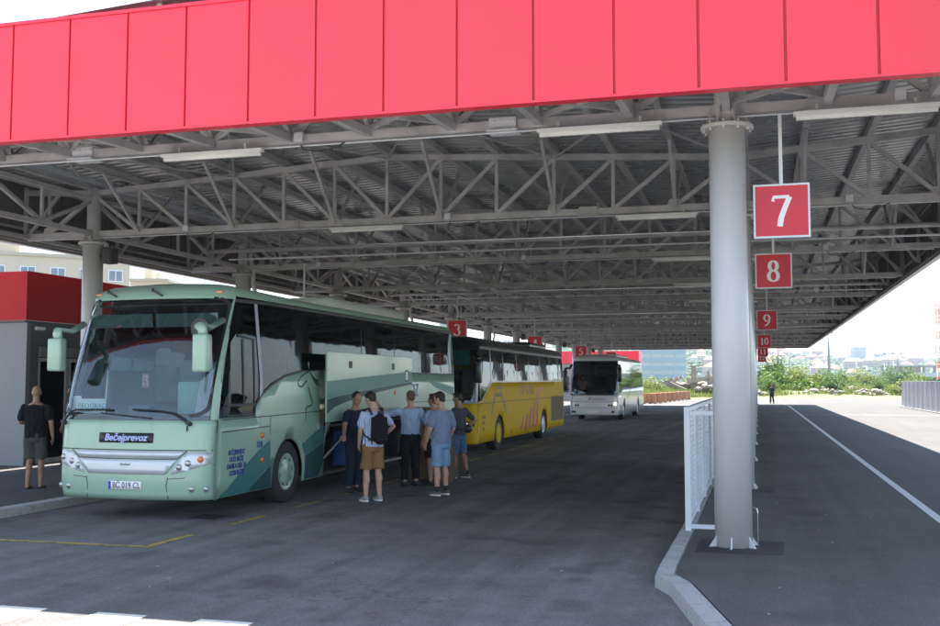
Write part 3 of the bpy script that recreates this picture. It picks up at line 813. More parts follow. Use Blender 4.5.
def mirror(c, side, m, x, y, z0, z1, pa):
    """hanging mirror with a curved arm; side +1 = camera side"""
    bm = B(); box(bm, x-.11, x+.11, y-.10, y+.06, z0, z1, .04)
    o = obj('mirror', bm, m, c.t, True)
    bm = B(); box(bm, x-.10, x+.10, y+.061, y+.066, z0+.05, z1-.05); obj('mirror_glass', bm, M['chrome'], o)
    bm = B(); tube(bm, [(x, y, z1-.02), (x, y-.02, z1+.07), (x+(pa[0]-x)*.35, y-.01, z1+.12), (x+(pa[0]-x)*.75, (y+pa[1])/2, z1+.11), pa], [(.07, .05), (.075, .045), (.07, .04), (.06, .04), (.055, .05)], 10)
    obj('mirror_arm', bm, m, o, True)

def wipers(c, z, pts):
    for (x0, x1, x2) in pts:
        bm = B()
        P = [c.front(x0, z-.05)+Vector((0, -.04, 0)), c.front((x0+x1)/2, z+.07)+Vector((0, -.05, 0)), c.front(x1, z+.06)+Vector((0, -.05, 0))]
        tube(bm, P, .014, 6)
        A = [c.front(x1+(x2-x1)*k/6, z+.07+.01*math.sin(k))+Vector((0, -.035, 0)) for k in range(-4, 7)]
        tube(bm, A, .011, 6); tube(bm, [P[0]+Vector((0, .03, -.03)), P[0]+Vector((0, -.02, .02))], .03, 8)
        obj('wiper', bm, M['black'], c.t)

# ---- green coach
green = mat('pale_green_paint', (0.31, 0.47, 0.36), 0.30, var=0.03, scale=1.2, coat=0.5)
grime(green, .22, (.20, .27, .22), 1.6, .56)
teal = mat('teal_stripe', (0.03, 0.17, 0.165), 0.4, var=0.04)
dteal = mat('dark_teal_stripe', (0.018, 0.075, 0.08), 0.4, var=0.04, spec=.3)
lteal = mat('light_teal_stripe', (0.11, 0.27, 0.23), 0.4, var=0.04, spec=.3)
seam = M['black']; blue = mat('blue_lettering', (0.03, 0.06, 0.28), 0.4)
silver = mat('silver_grille', (0.62, 0.64, 0.68), 0.35, 0.3, var=0.04)
c = Coach('green_bus', 'pale green coach with its luggage flap lifted, at the front left of the station', -8.7, 12.9, 12.5, H=3.42, zt=3.25, rake=.58)
S = c.side(1); SL = c.side(-1)
YW, YR = 2.70, 9.35
def arch_pts(y0, r=.58): return arch(y0, r)
# lower bodywork, camera side; panel ahead of the luggage bay
belt = 2.17
curve = [(.42, 1.44), (1.50, 1.44), (1.52, 1.60), (1.75, 1.78), (2.1, 1.93), (2.6, 2.07), (3.2, 2.15), (3.9, 2.19)]
pA = [(0, .30)]+arch(YW, .58, .30)+[(4.12, .30), (4.12, 1.52), (4.12, 2.19)]+curve[::-1]+[(0, 1.44)]
body = c.patch('side_panel', pA, S, green, thick=.03, step=.25)
pB = [(4.12, 1.52), (8.35, 1.52), (8.35, belt), (4.12, 2.19)]
c.patch('side_panel', pB, S, green, thick=.03)
pC = [(8.35, .30)]+arch(YR, .58, .30)+[(13, .30), (13, belt), (8.35, belt)]
c.patch('side_panel', pC, S, green, thick=.03, step=.25)
# far side: full panel
pD = [(0, .30)]+arch(YW, .58, .30)+arch(YR, .58, .30)+[(13, .30), (13, 2.15), (1.3, 2.15), (1.2, .45), (.4, .45), (.4, 1.44), (0, 1.44)]
c.patch('side_panel', pD, SL, green, thick=.03, step=.25)
c.patch('door_glass', rect(.42, 1.18, .5, 2.9), SL, M['glass_side'], off=-.01)
# window glass
gl = [(0, 1.44)]+curve+[(3.9, 2.19), (13, belt), (13, c.zt), (0, c.zt)]
glp = [(.0, 1.445)]+[(a, b+.004) for a, b in curve[1:]]+[(13, belt+.004), (13, c.zt), (0, c.zt)]
c.patch('side_glass', glp, S, M['glass_side'], off=-.012, step=.4)
c.patch('side_glass', [(1.3, 2.154), (13, 2.154), (13, c.zt), (1.3, c.zt)], SL, M['glass_side'], off=-.012, step=.4)
rubber = M['black']
c.strip('window_seal', [(a, b) for a, b in curve[1:]]+[(5, 2.19), (8, belt), (12.2, belt)], .035, S, rubber, off=.003)
# driver's window frame
for path in ([(.62, 1.47), (1.50, 1.47), (1.50, 2.62), (1.0, 2.66)], [(.62, 1.62), (1.50, 1.62)], [(1.15, 1.63), (1.15, 2.62)]):
    c.strip('window_frame', path, .04, S, rubber, off=.002)
c.strip('window_frame', [(0.66, 3.18), (2.0, 3.21), (12.2, 3.21)], .05, S, rubber, off=.002)
for yy in (6.0, 7.9, 9.8, 11.2): c.strip('window_divider', [(yy, 2.2), (yy, 3.03)], .02, S, rubber, off=-.004)
c.strip('window_divider', [(12.22, 2.18), (12.22, 3.03)], .06, S, green, off=.004)
# pale curtain strip behind the first window pillar
bm = B()
n = 14
for k in range(n): 
    y0 = 1.92+.30*k/n*1.0; x_ = 1.16+.012*math.sin(k*2.1)
    for zz in range(5):
        za, zb_ = 1.62+zz*.28, 1.62+(zz+1)*.28
        def cx(z): return (1.92+.42*(1-(z-1.62)/1.4)**1.5*(k/n))
        def cx2(z): return (1.92+.42*(1-(z-1.62)/1.4)**1.5*((k+1)/n)+.003)
        try: bm.faces.new([bm.verts.new(p) for p in ((1.15-.02*math.sin(k*2.1)-.0, cx(za)-.1, za), (1.15-.02*math.sin((k+1)*2.1), cx2(za)-.1, za), (1.13-.02*math.sin((k+1)*2.1), cx2(zb_)-.1+.09, zb_), (1.13-.02*math.sin(k*2.1), cx(zb_)-.1+.09, zb_))])
        except Exception: pass
curt = mat('white_curtain', (0.60, 0.60, 0.66), 0.9, var=.1, scale=6)
obj('curtain', bm, curt, c.t, True)
c.strip('window_divider', [(1.70, 1.68), (1.72, 2.0), (1.60, 3.20)], .10, S, mat('pillar_grey', (.42, .43, .50), .4), off=.001)
# front: lower bodywork with windscreen opening
W0 = 1.25
c.patch('front_panel', rect(-W0, W0, .30, 1.42), c.front, green, thick=.03, step=.08)
# windscreen surround
ws = rect(-1.15, 1.15, 1.47, 2.99, .16)
c.patch('windscreen', rect(-W0, W0, 1.425, 3.245), c.front, M['glass_front'], off=-.008, step=.08)
ring = rect(-1.14, 1.14, 1.49, 3.20, .17, 6); ring2 = ring+[ring[0]]
c.strip('windscreen_seal', ring2, .05, c.front, rubber, off=.002)
for sg in (-1, 1):
    c.patch('windscreen_pillar', [(sg*a, b) for a, b in ((1.15, 1.425), (1.25, 1.425), (1.25, 3.25), (1.15, 3.25))], c.front, green, off=.003, step=.05)
c.patch('windscreen_header', rect(-1.17, 1.17, 3.20, 3.247), c.front, green, off=.003, step=.08)
c.strip('panel_gap', [(0, .32)], .01, c.front, seam) if False else None
for sg in (1, -1):
    c.strip('panel_gap', [(sg*1.235, .31), (sg*1.235, 1.42)], .014, c.front, seam, off=.003)
c.strip('panel_gap', [(x_, 1.0) for x_ in [-1.2+.1*i for i in range(25)]], .014, c.front, seam)
for sg in (-1, 1): c.strip('panel_gap', [(sg*.66, .31), (sg*.64, .50), (sg*.66, .62)], .012, c.front, seam)
for sg in (-1, 1): c.strip('panel_gap', [(sg*.66, .60), (sg*.9, .615), (sg*1.22, .80)], .010, c.front, seam)
# silver grille band and headlamps
c.patch('grille_band', [(-.62, .66), (.62, .66), (.66, .70), (.80, .87), (-.80, .87), (-.66, .70)], c.front, silver, off=.012, thick=.01, step=.1)
c.patch('grille_band', [(-.92, .985), (-.80, .89), (.80, .89), (.92, .985)], c.front, silver, off=.009, thick=.006, step=.1)
c.strip('panel_gap', [(-.93, .99), (-.80, .88), (-.3, .875), (.3, .875), (.80, .88), (.93, .99)], .012, c.front, seam, off=.015)
for sg in (-1, 1):
    hl = [(sg*.70, .66), (sg*.82, .87), (sg*.95, .975), (sg*1.20, .975), (sg*1.20, .82), (sg*.95, .72)]
    h = c.patch('headlight', hl if sg > 0 else hl[::-1], c.front, silver, off=.006, thick=.004, step=.1)
    for px, pz, rr, mm in ((.82, .765, .05, M['lens']), (.945, .82, .05, M['lens']), (1.08, .875, .046, M['orange'] if sg > 0 else M['lens'])):
        p = c.front(sg*px, pz); bm = B()
        lathe(bm, [(a, h_) for a, h_ in ((.001, -.02), (rr*.5, -.022), (rr*.85, -.012), (rr, .0), (rr, .02))], 20, 'Z')
        bm.transform(Matrix.Translation(p) @ Matrix.Rotation(R(-90), 4, 'X'))
        bm.transform(Matrix.Identity(4)); obj('lamp', bm, mm, h, True)
    for px in (1.0, 1.13):
        p = c.front(sg*px, .46); bm = B(); lathe(bm, [(.001, -.012), (.035, -.012), (.045, .0), (.045, .02)], 16, 'Z')
        bm.transform(Matrix.Translation(p) @ Matrix.Rotation(R(-90), 4, 'X')); obj('fog_light', bm, M['lens'], c.t, True)
# name board, plate
c.patch('name_board', rect(-.46, .42, 1.10, 1.24, .01), c.front, M['black'], off=.012, thick=.012, step=.1)
c.text('Bečejprevoz', .135, c.front, (-.02, 1.17), mat('pale_blue_letters', (.45, .5, .85), .4), off=.016, shear=.25, bold=.003)
c.patch('number_plate', rect(-.27, .27, .44, .56, .01), c.front, M['sign_white'], off=.014, thick=.01, step=.1)
c.patch('plate_band', rect(-.265, -.22, .445, .555), c.front, mat('plate_blue', (.02, .08, .5), .4), off=.016, step=0)
c.text('BČ 019 CL', .115, c.front, (.03, .50), M['black'], off=.016, sx=.86)
c.text('Axial', .05, c.front, (.0, .80), M['black'], off=.014, shear=.3) if False else None
c.text('Berkhof', .05, c.front, (.0, .795), mat('grille_letters', (.08, .08, .1), .4), off=.015, shear=.3)
# destination card behind the glass and the small things on the dash
card = part('destination_card', M['sign_white'], c.t, lambda bm: box(bm, -.98, -.52, .26, .265, 1.50, 1.72))
write('BEOGRAD', .105, mat('card_blue', (.02, .30, .42), .5), card, (-.75, .258, 1.61))
part('destination_card', M['sign_white'], c.t, lambda bm: box(bm, -1.16, -1.0, .34, .345, 1.50, 1.76))
pen = part('pennant', mat('red_white_pennant', (.62, .10, .14), .7, var=.3, scale=30, col2=(.7, .6, .6)), c.t, lambda bm: box(bm, .0, .11, .38, .385, 1.88, 2.08))
# sticker seen from behind on the windscreen
stick = mat('windscreen_sticker', (.16, .17, .17), .6)
c.patch('windscreen_sticker', rect(.28, .50, 2.22, 2.46, .05), c.front, stick, off=-.013, step=.1)
c.patch('windscreen_sticker', rect(.46, .72, 2.18, 2.40, .08), c.front, stick, off=-.0145, step=.1)
c.text('i3', -.14, c.front, (.40, 2.34), M['black'], off=-.011, bold=.003)
c.text('i3', -.14, c.front, (.60, 2.28), M['black'], off=-.011) if False else None
c.text('.AALJGAR', .07, c.front, (.50, 2.66), stick, off=-.011, bold=.002) if False else None
# dash, steering wheel, inside
gint = mat('seat_green_grey', (.20, .30, .27), .85, var=.15)
dash = mat('dashboard', (.075, .11, .17), .7, var=.1)
part('dashboard', dash, c.t, lambda bm: box(bm, -1.14, 1.14, .42, .95, 1.02, 1.44, .06) and box(bm, -.30, .06, .5, .8, 1.45, 1.62, .02))
bm = B()
ringp = [Vector((.72+.23*math.cos(a), 1.08+.10*math.sin(a), 1.60+.20*math.sin(a))) for a in [i*2*math.pi/24 for i in range(25)]]
tube(bm, ringp, .018, 8, cap=False); tube(bm, [(.72, 1.08, 1.6), (.72, .9, 1.35)], .03, 8); beam(bm, (.5, 1.08, 1.6), (.94, 1.08, 1.6), .04, .03)
obj('steering_wheel', bm, M['black'], c.t, True)
part('crew_seat', gint, c.t, lambda bm: box(bm, .48, .98, 1.5, 1.62, 1.45, 2.25, .06))
part('crew_seat', mat('seat_cover_light', (.32, .5, .45), .85), c.t, lambda bm: box(bm, -.02, .42, 1.35, 1.47, 1.45, 1.98, .08))
part('sun_blind', mat('blind_grey', (.12, .17, .16), .8), c.t, lambda bm: box(bm, -1.08, .0, .62, .63, 2.78, 2.98) and box(bm, .06, 1.08, .62, .63, 2.78, 2.98))
bm = B()
for k in range(16):
    x_ = .72+k*.02
    bm.faces.new([bm.verts.new(q) for q in ((x_, .62+.02*(k % 2), 1.47), (x_+.02, .62+.02*((k+1) % 2), 1.47), (x_+.03+.004*k, .78+.02*((k+1) % 2), 2.0+.02*k), (x_+.01+.004*k, .78+.02*(k % 2), 2.0+.02*k))])
obj('curtain', bm, curt, c.t, True)
part('ceiling', mat('bus_ceiling', (.16, .17, .17), .9), c.t, lambda bm: box(bm, -1.12, 1.12, .9, 12.2, 3.12, 3.15))
c.underbody((YW, YR))
seats(c, 2.6, 11.8, .86, gint)
part('bus_partition', M['interior'], c.t, lambda bm: box(bm, -1.12, 1.12, 12.1, 12.13, .6, 3.0))
c.roof(green, .07)
c.patch('rear_panel', rect(-W0, W0, .30, 3.25), c.rear, green, thick=.03, step=.12)
c.patch('rear_window', rect(-1.0, 1.0, 2.0, 2.95, .1), c.rear, M['black'], off=.004, step=.15)
# cab-side stripes: teal sweep rising rearwards
c.patch('teal_stripe', [(.45, .31), (1.32, .31), (1.65, .50), (2.02, .66), (2.04, .86), (2.02, 1.06), (1.6, .90), (1.1, .66), (.7, .42)], S, teal, off=.003, step=.2)
c.patch('dark_teal_stripe', [(1.34, .31), (2.08, .31), (2.04, .65), (1.66, .495)], S, dteal, off=.0035, step=.2)
c.patch('teal_stripe', [(3.31, .72), (4.11, .92), (4.11, 1.22), (3.20, .92)], S, teal, off=.003, step=.2)
c.patch('dark_teal_stripe', [(3.33, .32), (3.9, .32), (4.11, .60), (4.11, .91), (3.32, .715)], S, dteal, off=.0035, step=.2)
for path in ([(.5, 1.24), (2.0, 1.27)], [(.5, 1.42), (2.0, 1.43), (4.1, 1.46)], [(2.03, 1.43), (2.03, .32)], [(4.11, .32), (4.11, 2.16)]):
    c.strip('panel_gap', path, .014, S, seam, off=.005)
for i, (sx_, s_) in enumerate(((1.0, 'BEČEJPREVOZ'), (.95, 'DOO BEČEJ'), (1.05, 'DANILA KIŠA 10'), (.98, '21220 BEČEJ'))):
    c.text(s_, .10, S, (.93, .93-i*.10), blue, off=.006, shear=.15, bold=.002, sx=.80)
c.text('318', .13, S, (1.66, 1.00), blue, off=.006, bold=.003)
for yy, zz in ((1.74, 1.14), (1.74, .76)):
    bm = B(); lathe(bm, [(.001, 1.272), (.035, 1.272), (.045, 1.262), (.045, 1.24)], 16, 'X', (0, yy, zz)); obj('marker_light', bm, M['orange'], c.t, True)
# line-drawn horse
hs = [[(838, 408), (826, 422), (815, 436), (804, 434), (799, 424), (800, 410), (812, 392), (828, 380), (843, 374), (849, 364), (853, 376)],
      [(853, 376), (862, 392), (874, 404)], [(858, 384), (872, 404), (892, 412)], [(864, 396), (880, 414), (896, 432)], [(866, 404), (874, 418), (884, 430)],
      [(842, 438), (850, 468), (860, 500), (858, 516), (838, 522), (830, 534), (832, 552), (830, 578)]]
hs = [[(2.98+(120+a/4.476-297)/24.5, 2.17-(290+b/4.476-371.5)*.0178) for a, b in q] for q in hs]
for k, p_ in enumerate(hs): c.strip('horse_drawing', p_, .026, S, M['black'], off=.0065+.0006*k)
# rear graphics
c.text('OZ', .40, S, (9.1, 1.78), mat('stencil_blue', (.10, .16, .42), .4), off=.006, shear=.2, bold=.006)
c.patch('light_teal_stripe', [(10.0, 2.05), (12.2, 1.85), (12.2, 1.62), (10.6, 1.86)], S, lteal, off=.003)
c.strip('panel_gap', [(8.4, 1.52), (12.2, 1.52)], .014, S, seam); c.strip('panel_gap', [(8.34, .32), (8.34, 2.15)], .014, S, seam)
c.strip('panel_gap', [(10.1, .32), (10.1, 2.15)], .014, S, seam)
# lifted luggage flap, standing out from the body
def flap(bm): box(bm, 1.44, 1.475, 3.72, 8.28, 1.27, 2.50, .008)
fl = part('luggage_flap', green, c.t, flap)
def fpatch(name, poly, m, dx=.001):
    bm = B(); bm.faces.new([bm.verts.new((1.4755+dx, y_, z_)) for y_, z_ in poly]); bmesh.ops.triangulate(bm, faces=bm.faces[:]); return obj(name, bm, m, fl)
def band(f0, f1, n=14): 
    A = [(3.725+4.55*i/n) for i in range(n+1)]
    return [(a, f0((a-3.725)/4.55)) for a in A]+[(a, f1((a-3.725)/4.55)) for a in A[::-1]]
fpatch('light_teal_stripe', band(lambda t: 1.72+.30*t**.8-.05, lambda t: 1.98+.22*t), lteal)
fpatch('dark_teal_stripe', band(lambda t: 1.42+.50*t**.6, lambda t: 1.66+.31*t**.8), dteal, .0015)
for y_, z_ in ((4.7, 2.22), (7.0, 2.22), (4.9, 1.50)): fpatch('vent', rect(y_, y_+.17, z_, z_+.13), M['black'], .002)
for y_, z_ in ((4.95, 1.72), (7.2, 1.76)):
    bm = B(); lathe(bm, [(.001, 1.49), (.03, 1.49), (.045, 1.477), (.045, 1.476)], 14, 'X', (0, y_, z_)); obj('marker_light', bm, M['orange'], fl, True)
fr = fpatch('notice_frame', rect(7.82, 8.06, 1.98, 2.22), M['black'], .002)
fpatch('notice', rect(7.86, 8.02, 2.01, 2.19), M['sign_white'], .003)
# flap arms, sill and bay
for yy in (4.16, 8.2):
    bm = B()
    beam(bm, (1.15, yy, .75), (1.43, yy-.1, 1.35), .04); beam(bm, (1.18, yy, .45), (1.43, yy-.15, 1.9), .03)
    obj('flap_arm', bm, M['chrome'], c.t)
bm = B()
beam(bm, (1.05, 4.3, .50), (1.35, 5.6, 1.30), .04); beam(bm, (1.2, 4.16, 1.5), (1.44, 4.0, 2.1), .03)
obj('flap_arm', bm, M['chrome'], c.t)
part('bay_sill', M['chrome'], c.t, lambda bm: box(bm, 1.19, 1.235, 4.14, 8.33, .32, .36) and box(bm, 1.19, 1.23, 5.25, 5.29, .361, 1.5))
part('bay_wall', M['interior'], c.t, lambda bm: box(bm, -1.15, 1.18, 4.13, 4.16, .34, 1.15) and box(bm, -1.15, 1.18, 8.30, 8.33, .34, 1.15) and box(bm, -1.15, 1.18, 4.17, 8.29, .34, .37))
for y_ in (YW, YR, YR+1.3):
    for sg in (-1, 1): c.wheel(y_, sg, green, .5)
mirror(c, 1, green, 1.38, -.30, 2.10, 2.62, (1.20, .55, 2.86))
mirror(c, -1, green, -1.13, -.05, 2.12, 2.60, (-1.14, .55, 2.84))
bm = B(); lathe(bm, [(.001, 0), (.14, 0), (.15, .02), (.15, .05)], 24, 'Z'); bm.transform(Matrix.Translation((.92, .45, 2.74)) @ Matrix.Rotation(R(90), 4, 'X')); obj('round_mirror', bm, M['black'], c.t)
for (x0, x1, x2) in ((.95, .45, .1), (-1.1, -.9, -.3)):
    bm = B(); Z = 1.50
    P = [c.front(x0, Z-.11)+Vector((0, -.05, 0)), c.front((x0+x1)/2, Z+.03)+Vector((0, -.06, 0)), c.front(x1, Z+.06)+Vector((0, -.06, 0)), c.front(x2, Z+.07)+Vector((0, -.05, 0))]
    tube(bm, P, .017, 6)
    tube(bm, [c.front(x2+(x1-x2)*k/3-.55, Z+.02-.01*k)+Vector((0, -.03, 0)) for k in range(0, 8)], .012, 6)
    tube(bm, [P[0]+Vector((0, .05, -.02)), P[0]+Vector((0, -.03, .0))], .035, 8); tube(bm, [P[0], P[0]+Vector((-.03, .01, -.12)), P[0]+Vector((-.05, .04, -.05))], .008, 6)
    obj('wiper', bm, M['black'], c.t)
for x_ in (-.82, .0):
    p = c.front(x_, 3.29); bm = B(); beam(bm, p+Vector((-.02, -.04, .05)), p+Vector((.16, -.06, -.04)), .035, .025); beam(bm, p+Vector((-.04, .0, .04)), p+Vector((.0, -.05, .06)), .04, .03); obj('top_wiper_arm', bm, M['black'], c.t)
for x_ in (-1.02, .98):
    p = c.front(x_, 3.30); bm = B(); box(bm, p.x-.05, p.x+.05, p.y-.02, p.y+.04, p.z-.012, p.z+.018, .008); obj('marker_light', bm, M['orange'], c.t)
aircon = part('roof_unit', mat('roof_unit_cream', (.50, .52, .48), .5), c.t, lambda bm: box(bm, -.80, .85, 5.4, 9.6, 3.3, 3.60, .11), True)
G1 = c

# ---- yellow coach
yel = mat('yellow_paint', (0.66, 0.40, 0.004), 0.5, var=0.03, scale=1.2, spec=.10)
yblack = mat('black_gloss_paint', (.015, .016, .018), .25, var=.1, coat=.4)
c = Coach('yellow_bus', 'yellow and black coach with red graphics on its side, parked behind the green coach', -8.6, 26.65, 12.7, H=3.28, zt=2.95)
S = c.side(1); SL = c.side(-1); W1, W2 = 2.75, 8.9
c.patch('side_panel', [(0, .30)]+arch(W1, .56, .30)+arch(W2, .56, .30)+[(13, .30), (13, 2.30), (12.2, 2.02), (1.9, 1.98), (1.2, 1.66), (.75, 1.42), (0, 1.42)], S, yel, thick=.03, step=.3)
c.patch('side_panel', [(0, .30)]+arch(W1, .56, .30)+arch(W2, .56, .30)+[(13, .30), (13, 2.0), (0, 1.98)], SL, yel, thick=.03, step=.3)
c.patch('side_glass', [(0, 1.424), (.75, 1.424), (1.2, 1.664), (1.9, 1.984), (12.2, 2.024), (13, 2.304), (13, c.zt), (0, c.zt)], S, M['glass_side'], off=-.01, step=.4)
c.patch('side_glass', [(0, 2.0), (13, 2.0), (13, c.zt), (0, c.zt)], SL, M['glass_side'], off=-.01, step=.4)
c.strip('window_seal', [(.5, 1.42), (.75, 1.43), (1.2, 1.67), (1.9, 1.99), (12.2, 2.03), (12.5, 2.15)], .05, S, yblack, off=.002)
c.strip('window_seal', [(.6, 2.93), (12.5, 2.93)], .08, S, yblack, off=.002)
for yy in (1.9, 3.3, 5.0, 6.7, 8.4, 10.1, 11.6): c.strip('window_divider', [(yy, 2.02), (yy, 2.92)], .05 if yy > 2 else .12, S, yblack, off=-.004)
c.patch('front_panel', rect(-W0, W0, .30, 1.40), c.front, yel, thick=.03, step=.08)
c.patch('windscreen', rect(-W0, W0, 1.404, 2.945), c.front, M['glass_front'], off=-.006, step=.08)
for sg in (-1, 1): c.patch('windscreen_pillar', [(sg*a, b) for a, b in ((1.16, 1.404), (1.25, 1.404), (1.25, 2.95), (1.16, 2.95))], c.front, yblack, off=.003, step=.05)
c.strip('windscreen_seal', [(x_, 1.42) for x_ in [-1.2+.1*i for i in range(25)]], .06, c.front, yblack, off=.003)
for sg in (-1, 1):
    h = c.patch('headlight', [(sg*a, b) for a, b in ((.78, .78), (1.16, .78), (1.16, .92), (.78, .92))], c.front, M['black'], off=.004, step=.1)
    for px in (.86, 1.06):
        p = c.front(sg*px, .85); bm = B(); lathe(bm, [(.001, -.015), (.05, -.015), (.06, 0), (.06, .02)], 18, 'Z'); bm.transform(Matrix.Translation(p) @ Matrix.Rotation(R(-90), 4, 'X')); obj('lamp', bm, M['lens'], h, True)
lit, nt_, b_ = new_mat('lit_headlamp'); b_.inputs['Emission Color'].default_value = (1, .85, .55, 1); b_.inputs['Emission Strength'].default_value = 6; b_.inputs['Base Color'].default_value = (.9, .85, .7, 1)
p = c.front(.86, .85); bm = B(); lathe(bm, [(.001, -.03), (.04, -.028), (.045, -.016)], 16, 'Z'); bm.transform(Matrix.Translation(p+Vector((0, -.005, 0))) @ Matrix.Rotation(R(-90), 4, 'X')); obj('headlamp_bulb', bm, lit, c.t, True)
red = mat('red_graphic', (.50, .05, .03), .4)
dred = mat('dark_red_letters', (.33, .13, .02), .4)
ys_ = [5.6, 6.15, 6.7, 7.25, 7.8]
for i, yy in enumerate(ys_):
    h_ = (.42, .55, .78, 1.0, 1.25)[i]
    c.patch('red_graphic', [(yy-.35, .46), (yy+.02, .46), (yy+.26, .46+h_), (yy+.05, .40+h_*.9)], S, red, off=.004+.0004*i, step=.3)
c.patch('red_graphic', [(7.6, 1.5), (8.4, 1.86), (8.5, 1.76), (8.0, 1.52)], S, red, off=.0065, step=.3)
c.text('LUV TOURS', .46, S, (6.3, 1.72), dred, off=.004, sx=.85, bold=.004)
for s_, zz in (('TURIST', 1.0), ('BUS', .84), ('031', .68)): c.text(s_, .13, S, (1.0, zz), dred, off=.004)
gp = mat('grey_drawing', (.16, .16, .14), .5)
for k, p_ in enumerate(([(2.2, 1.92), (2.25, 1.60), (2.95, 1.60), (3.0, 1.92)], [(2.45, 1.62), (2.45, 1.82), (2.75, 1.82), (2.75, 1.62)], [(2.25, 1.6), (2.1, 1.42), (1.9, 1.22), (1.85, 1.02)], [(2.95, 1.6), (3.15, 1.42), (3.4, 1.22), (3.45, 1.02)])):
    c.strip('grey_drawing', p_, .09, S, gp, off=.004+.0006*k)
c.strip('panel_gap', [(.5, 1.38), (3.2, 1.40), (9.5, 1.42), (12.4, 1.42)], .016, S, seam)
c.strip('panel_gap', [(1.9, 1.98), (1.9, .32)], .014, S, seam); c.strip('panel_gap', [(3.6, 1.4), (3.6, .32)], .01, S, seam); c.strip('panel_gap', [(9.9, 1.4), (9.9, .32)], .012, S, seam)
c.patch('engine_grille', rect(10.1, 12.4, .56, 1.46), S, mat('brown_grille', (.16, .10, .03), .6, var=.25, stretch=(1, 18, 1), scale=2), off=.005)
for i in range(14): c.strip('grille_bar', [(10.2+i*.165, .58), (10.2+i*.165, 1.44)], .03, S, M['interior'], off=.006)
for y_ in (4.1, 6.0, 7.4, 8.1): c.patch('marker_light', rect(y_, y_+.10, .42, .52), S, M['black'], off=.006, step=0)
c.roof(yblack); c.patch('rear_panel', rect(-W0, W0, .30, 2.95), c.rear, yel, thick=.03, step=.15); c.patch('rear_window', rect(-1, 1, 1.9, 2.8, .1), c.rear, M['black'], off=.004, step=.15)
c.underbody((W1, W2)); part('dashboard', M['interior'], c.t, lambda bm: box(bm, -1.1, 1.1, .45, .9, 1.0, 1.42, .05))
part('ceiling', M['interior'], c.t, lambda bm: box(bm, -1.1, 1.1, .9, 12.3, 2.88, 2.91))
part('sun_blind', mat('teal_blind', (.02, .22, .20), .8), c.t, lambda bm: box(bm, -.95, .95, .62, .63, 2.45, 2.85))
seats(c, 2.0, 12.0, .86, mat('seat_red_grey', (.10, .09, .09), .9))
for y_ in (W1, W2, ):
    for sg in (-1, 1): c.wheel(y_, sg, yel if y_ == W1 else silver, .49)
mirror(c, 1, yblack, 1.40, -.1, 1.95, 2.55, (1.18, .5, 2.8)); mirror(c, -1, yblack, -1.36, -.1, 1.95, 2.55, (-1.16, .5, 2.8))
part('roof_unit', yblack, c.t, lambda bm: box(bm, -.8, .8, 8.6, 11.4, 3.18, 3.40, .08), True)
bm = B()
for (x0, x1, x2) in ((.9, .4, 0), (-.2, -.7, -1)): tube(bm, [c.front(x0, 1.44)+Vector((0, -.04, 0)), c.front(x1, 1.56)+Vector((0, -.05, 0)), c.front(x2, 1.52)+Vector((0, -.04, 0))], .015, 6)
obj('wiper', bm, M['black'], c.t)

c.t.scale = (1, 1.06, 1)

# ---- white coach
wht = mat('white_coach_paint', (0.70, 0.69, 0.70), 0.3, var=0.03, scale=1.2, coat=0.5)
c = Coach('white_bus', 'white coach with its front door open, parked farthest along the platform', -8.22, 53.0, 12.6, H=3.42, zt=3.1)
WB = c; S = c.side(1); SL = c.side(-1); W1, W2 = 2.75, 9.3
c.patch('side_panel', [(0, .30)]+arch(W1, .56, .30)+arch(W2, .56, .30)+[(13, .30), (13, 1.72), (1.9, 1.72), (1.5, 1.44), (0, 1.42)], S, wht, thick=.03, step=.3)
c.patch('side_panel', [(0.1, .30), (.2, .30), (.2, 1.5), (1.25, 1.5), (1.25, .30)]+arch(W1, .56, .30)+arch(W2, .56, .30)+[(13, .30), (13, 1.7), (0, 1.7)], SL, wht, thick=.03, step=.3)
c.patch('side_glass', [(0, 1.424), (1.5, 1.444), (1.9, 1.724), (13, 1.724), (13, c.zt), (0, c.zt)], S, M['glass_mirror'], off=-.01, step=.4)
c.patch('side_glass', [(0, 1.7), (13, 1.7), (13, c.zt), (0, c.zt)], SL, M['glass_side'], off=-.01, step=.4)
for yy in (3.3, 5.3, 7.3, 9.3, 11.2): c.strip('window_divider', [(yy, 1.73), (yy, 3.05)], .018, S, yblack, off=-.004)
c.patch('front_panel', rect(-W0, W0, .30, 1.32), c.front, wht, thick=.03, step=.08)
c.patch('windscreen', rect(-W0, W0, 1.324, 3.095), c.front, M['glass_front'], off=-.006, step=.08)
for sg in (-1, 1): c.patch('windscreen_pillar', [(sg*a, b) for a, b in ((1.18, 1.324), (1.25, 1.324), (1.25, 3.1), (1.18, 3.1))], c.front, wht if sg < 0 else yblack, off=.003, step=.05)
c.strip('windscreen_seal', [(x_, 1.36) for x_ in [-1.2+.1*i for i in range(25)]], .09, c.front, yblack, off=.003)
c.strip('windscreen_seal', [(x_, 3.02) for x_ in [-1.2+.1*i for i in range(25)]], .14, c.front, yblack, off=.003)
part('sun_blind', mat('blind_dark_green', (.05, .075, .07), .8), c.t, lambda bm: box(bm, -1.0, -.02, .62, .63, 2.4, 2.9) and box(bm, .03, 1.05, .62, .63, 2.4, 2.9))
c.text('Kocan', .24, c.front, (.15, 1.13), M['black'], off=.006, shear=.35, sx=1.5, bold=-.002)
c.text('e', .14, c.front, (-.68, 1.12), M['black'], off=.006)
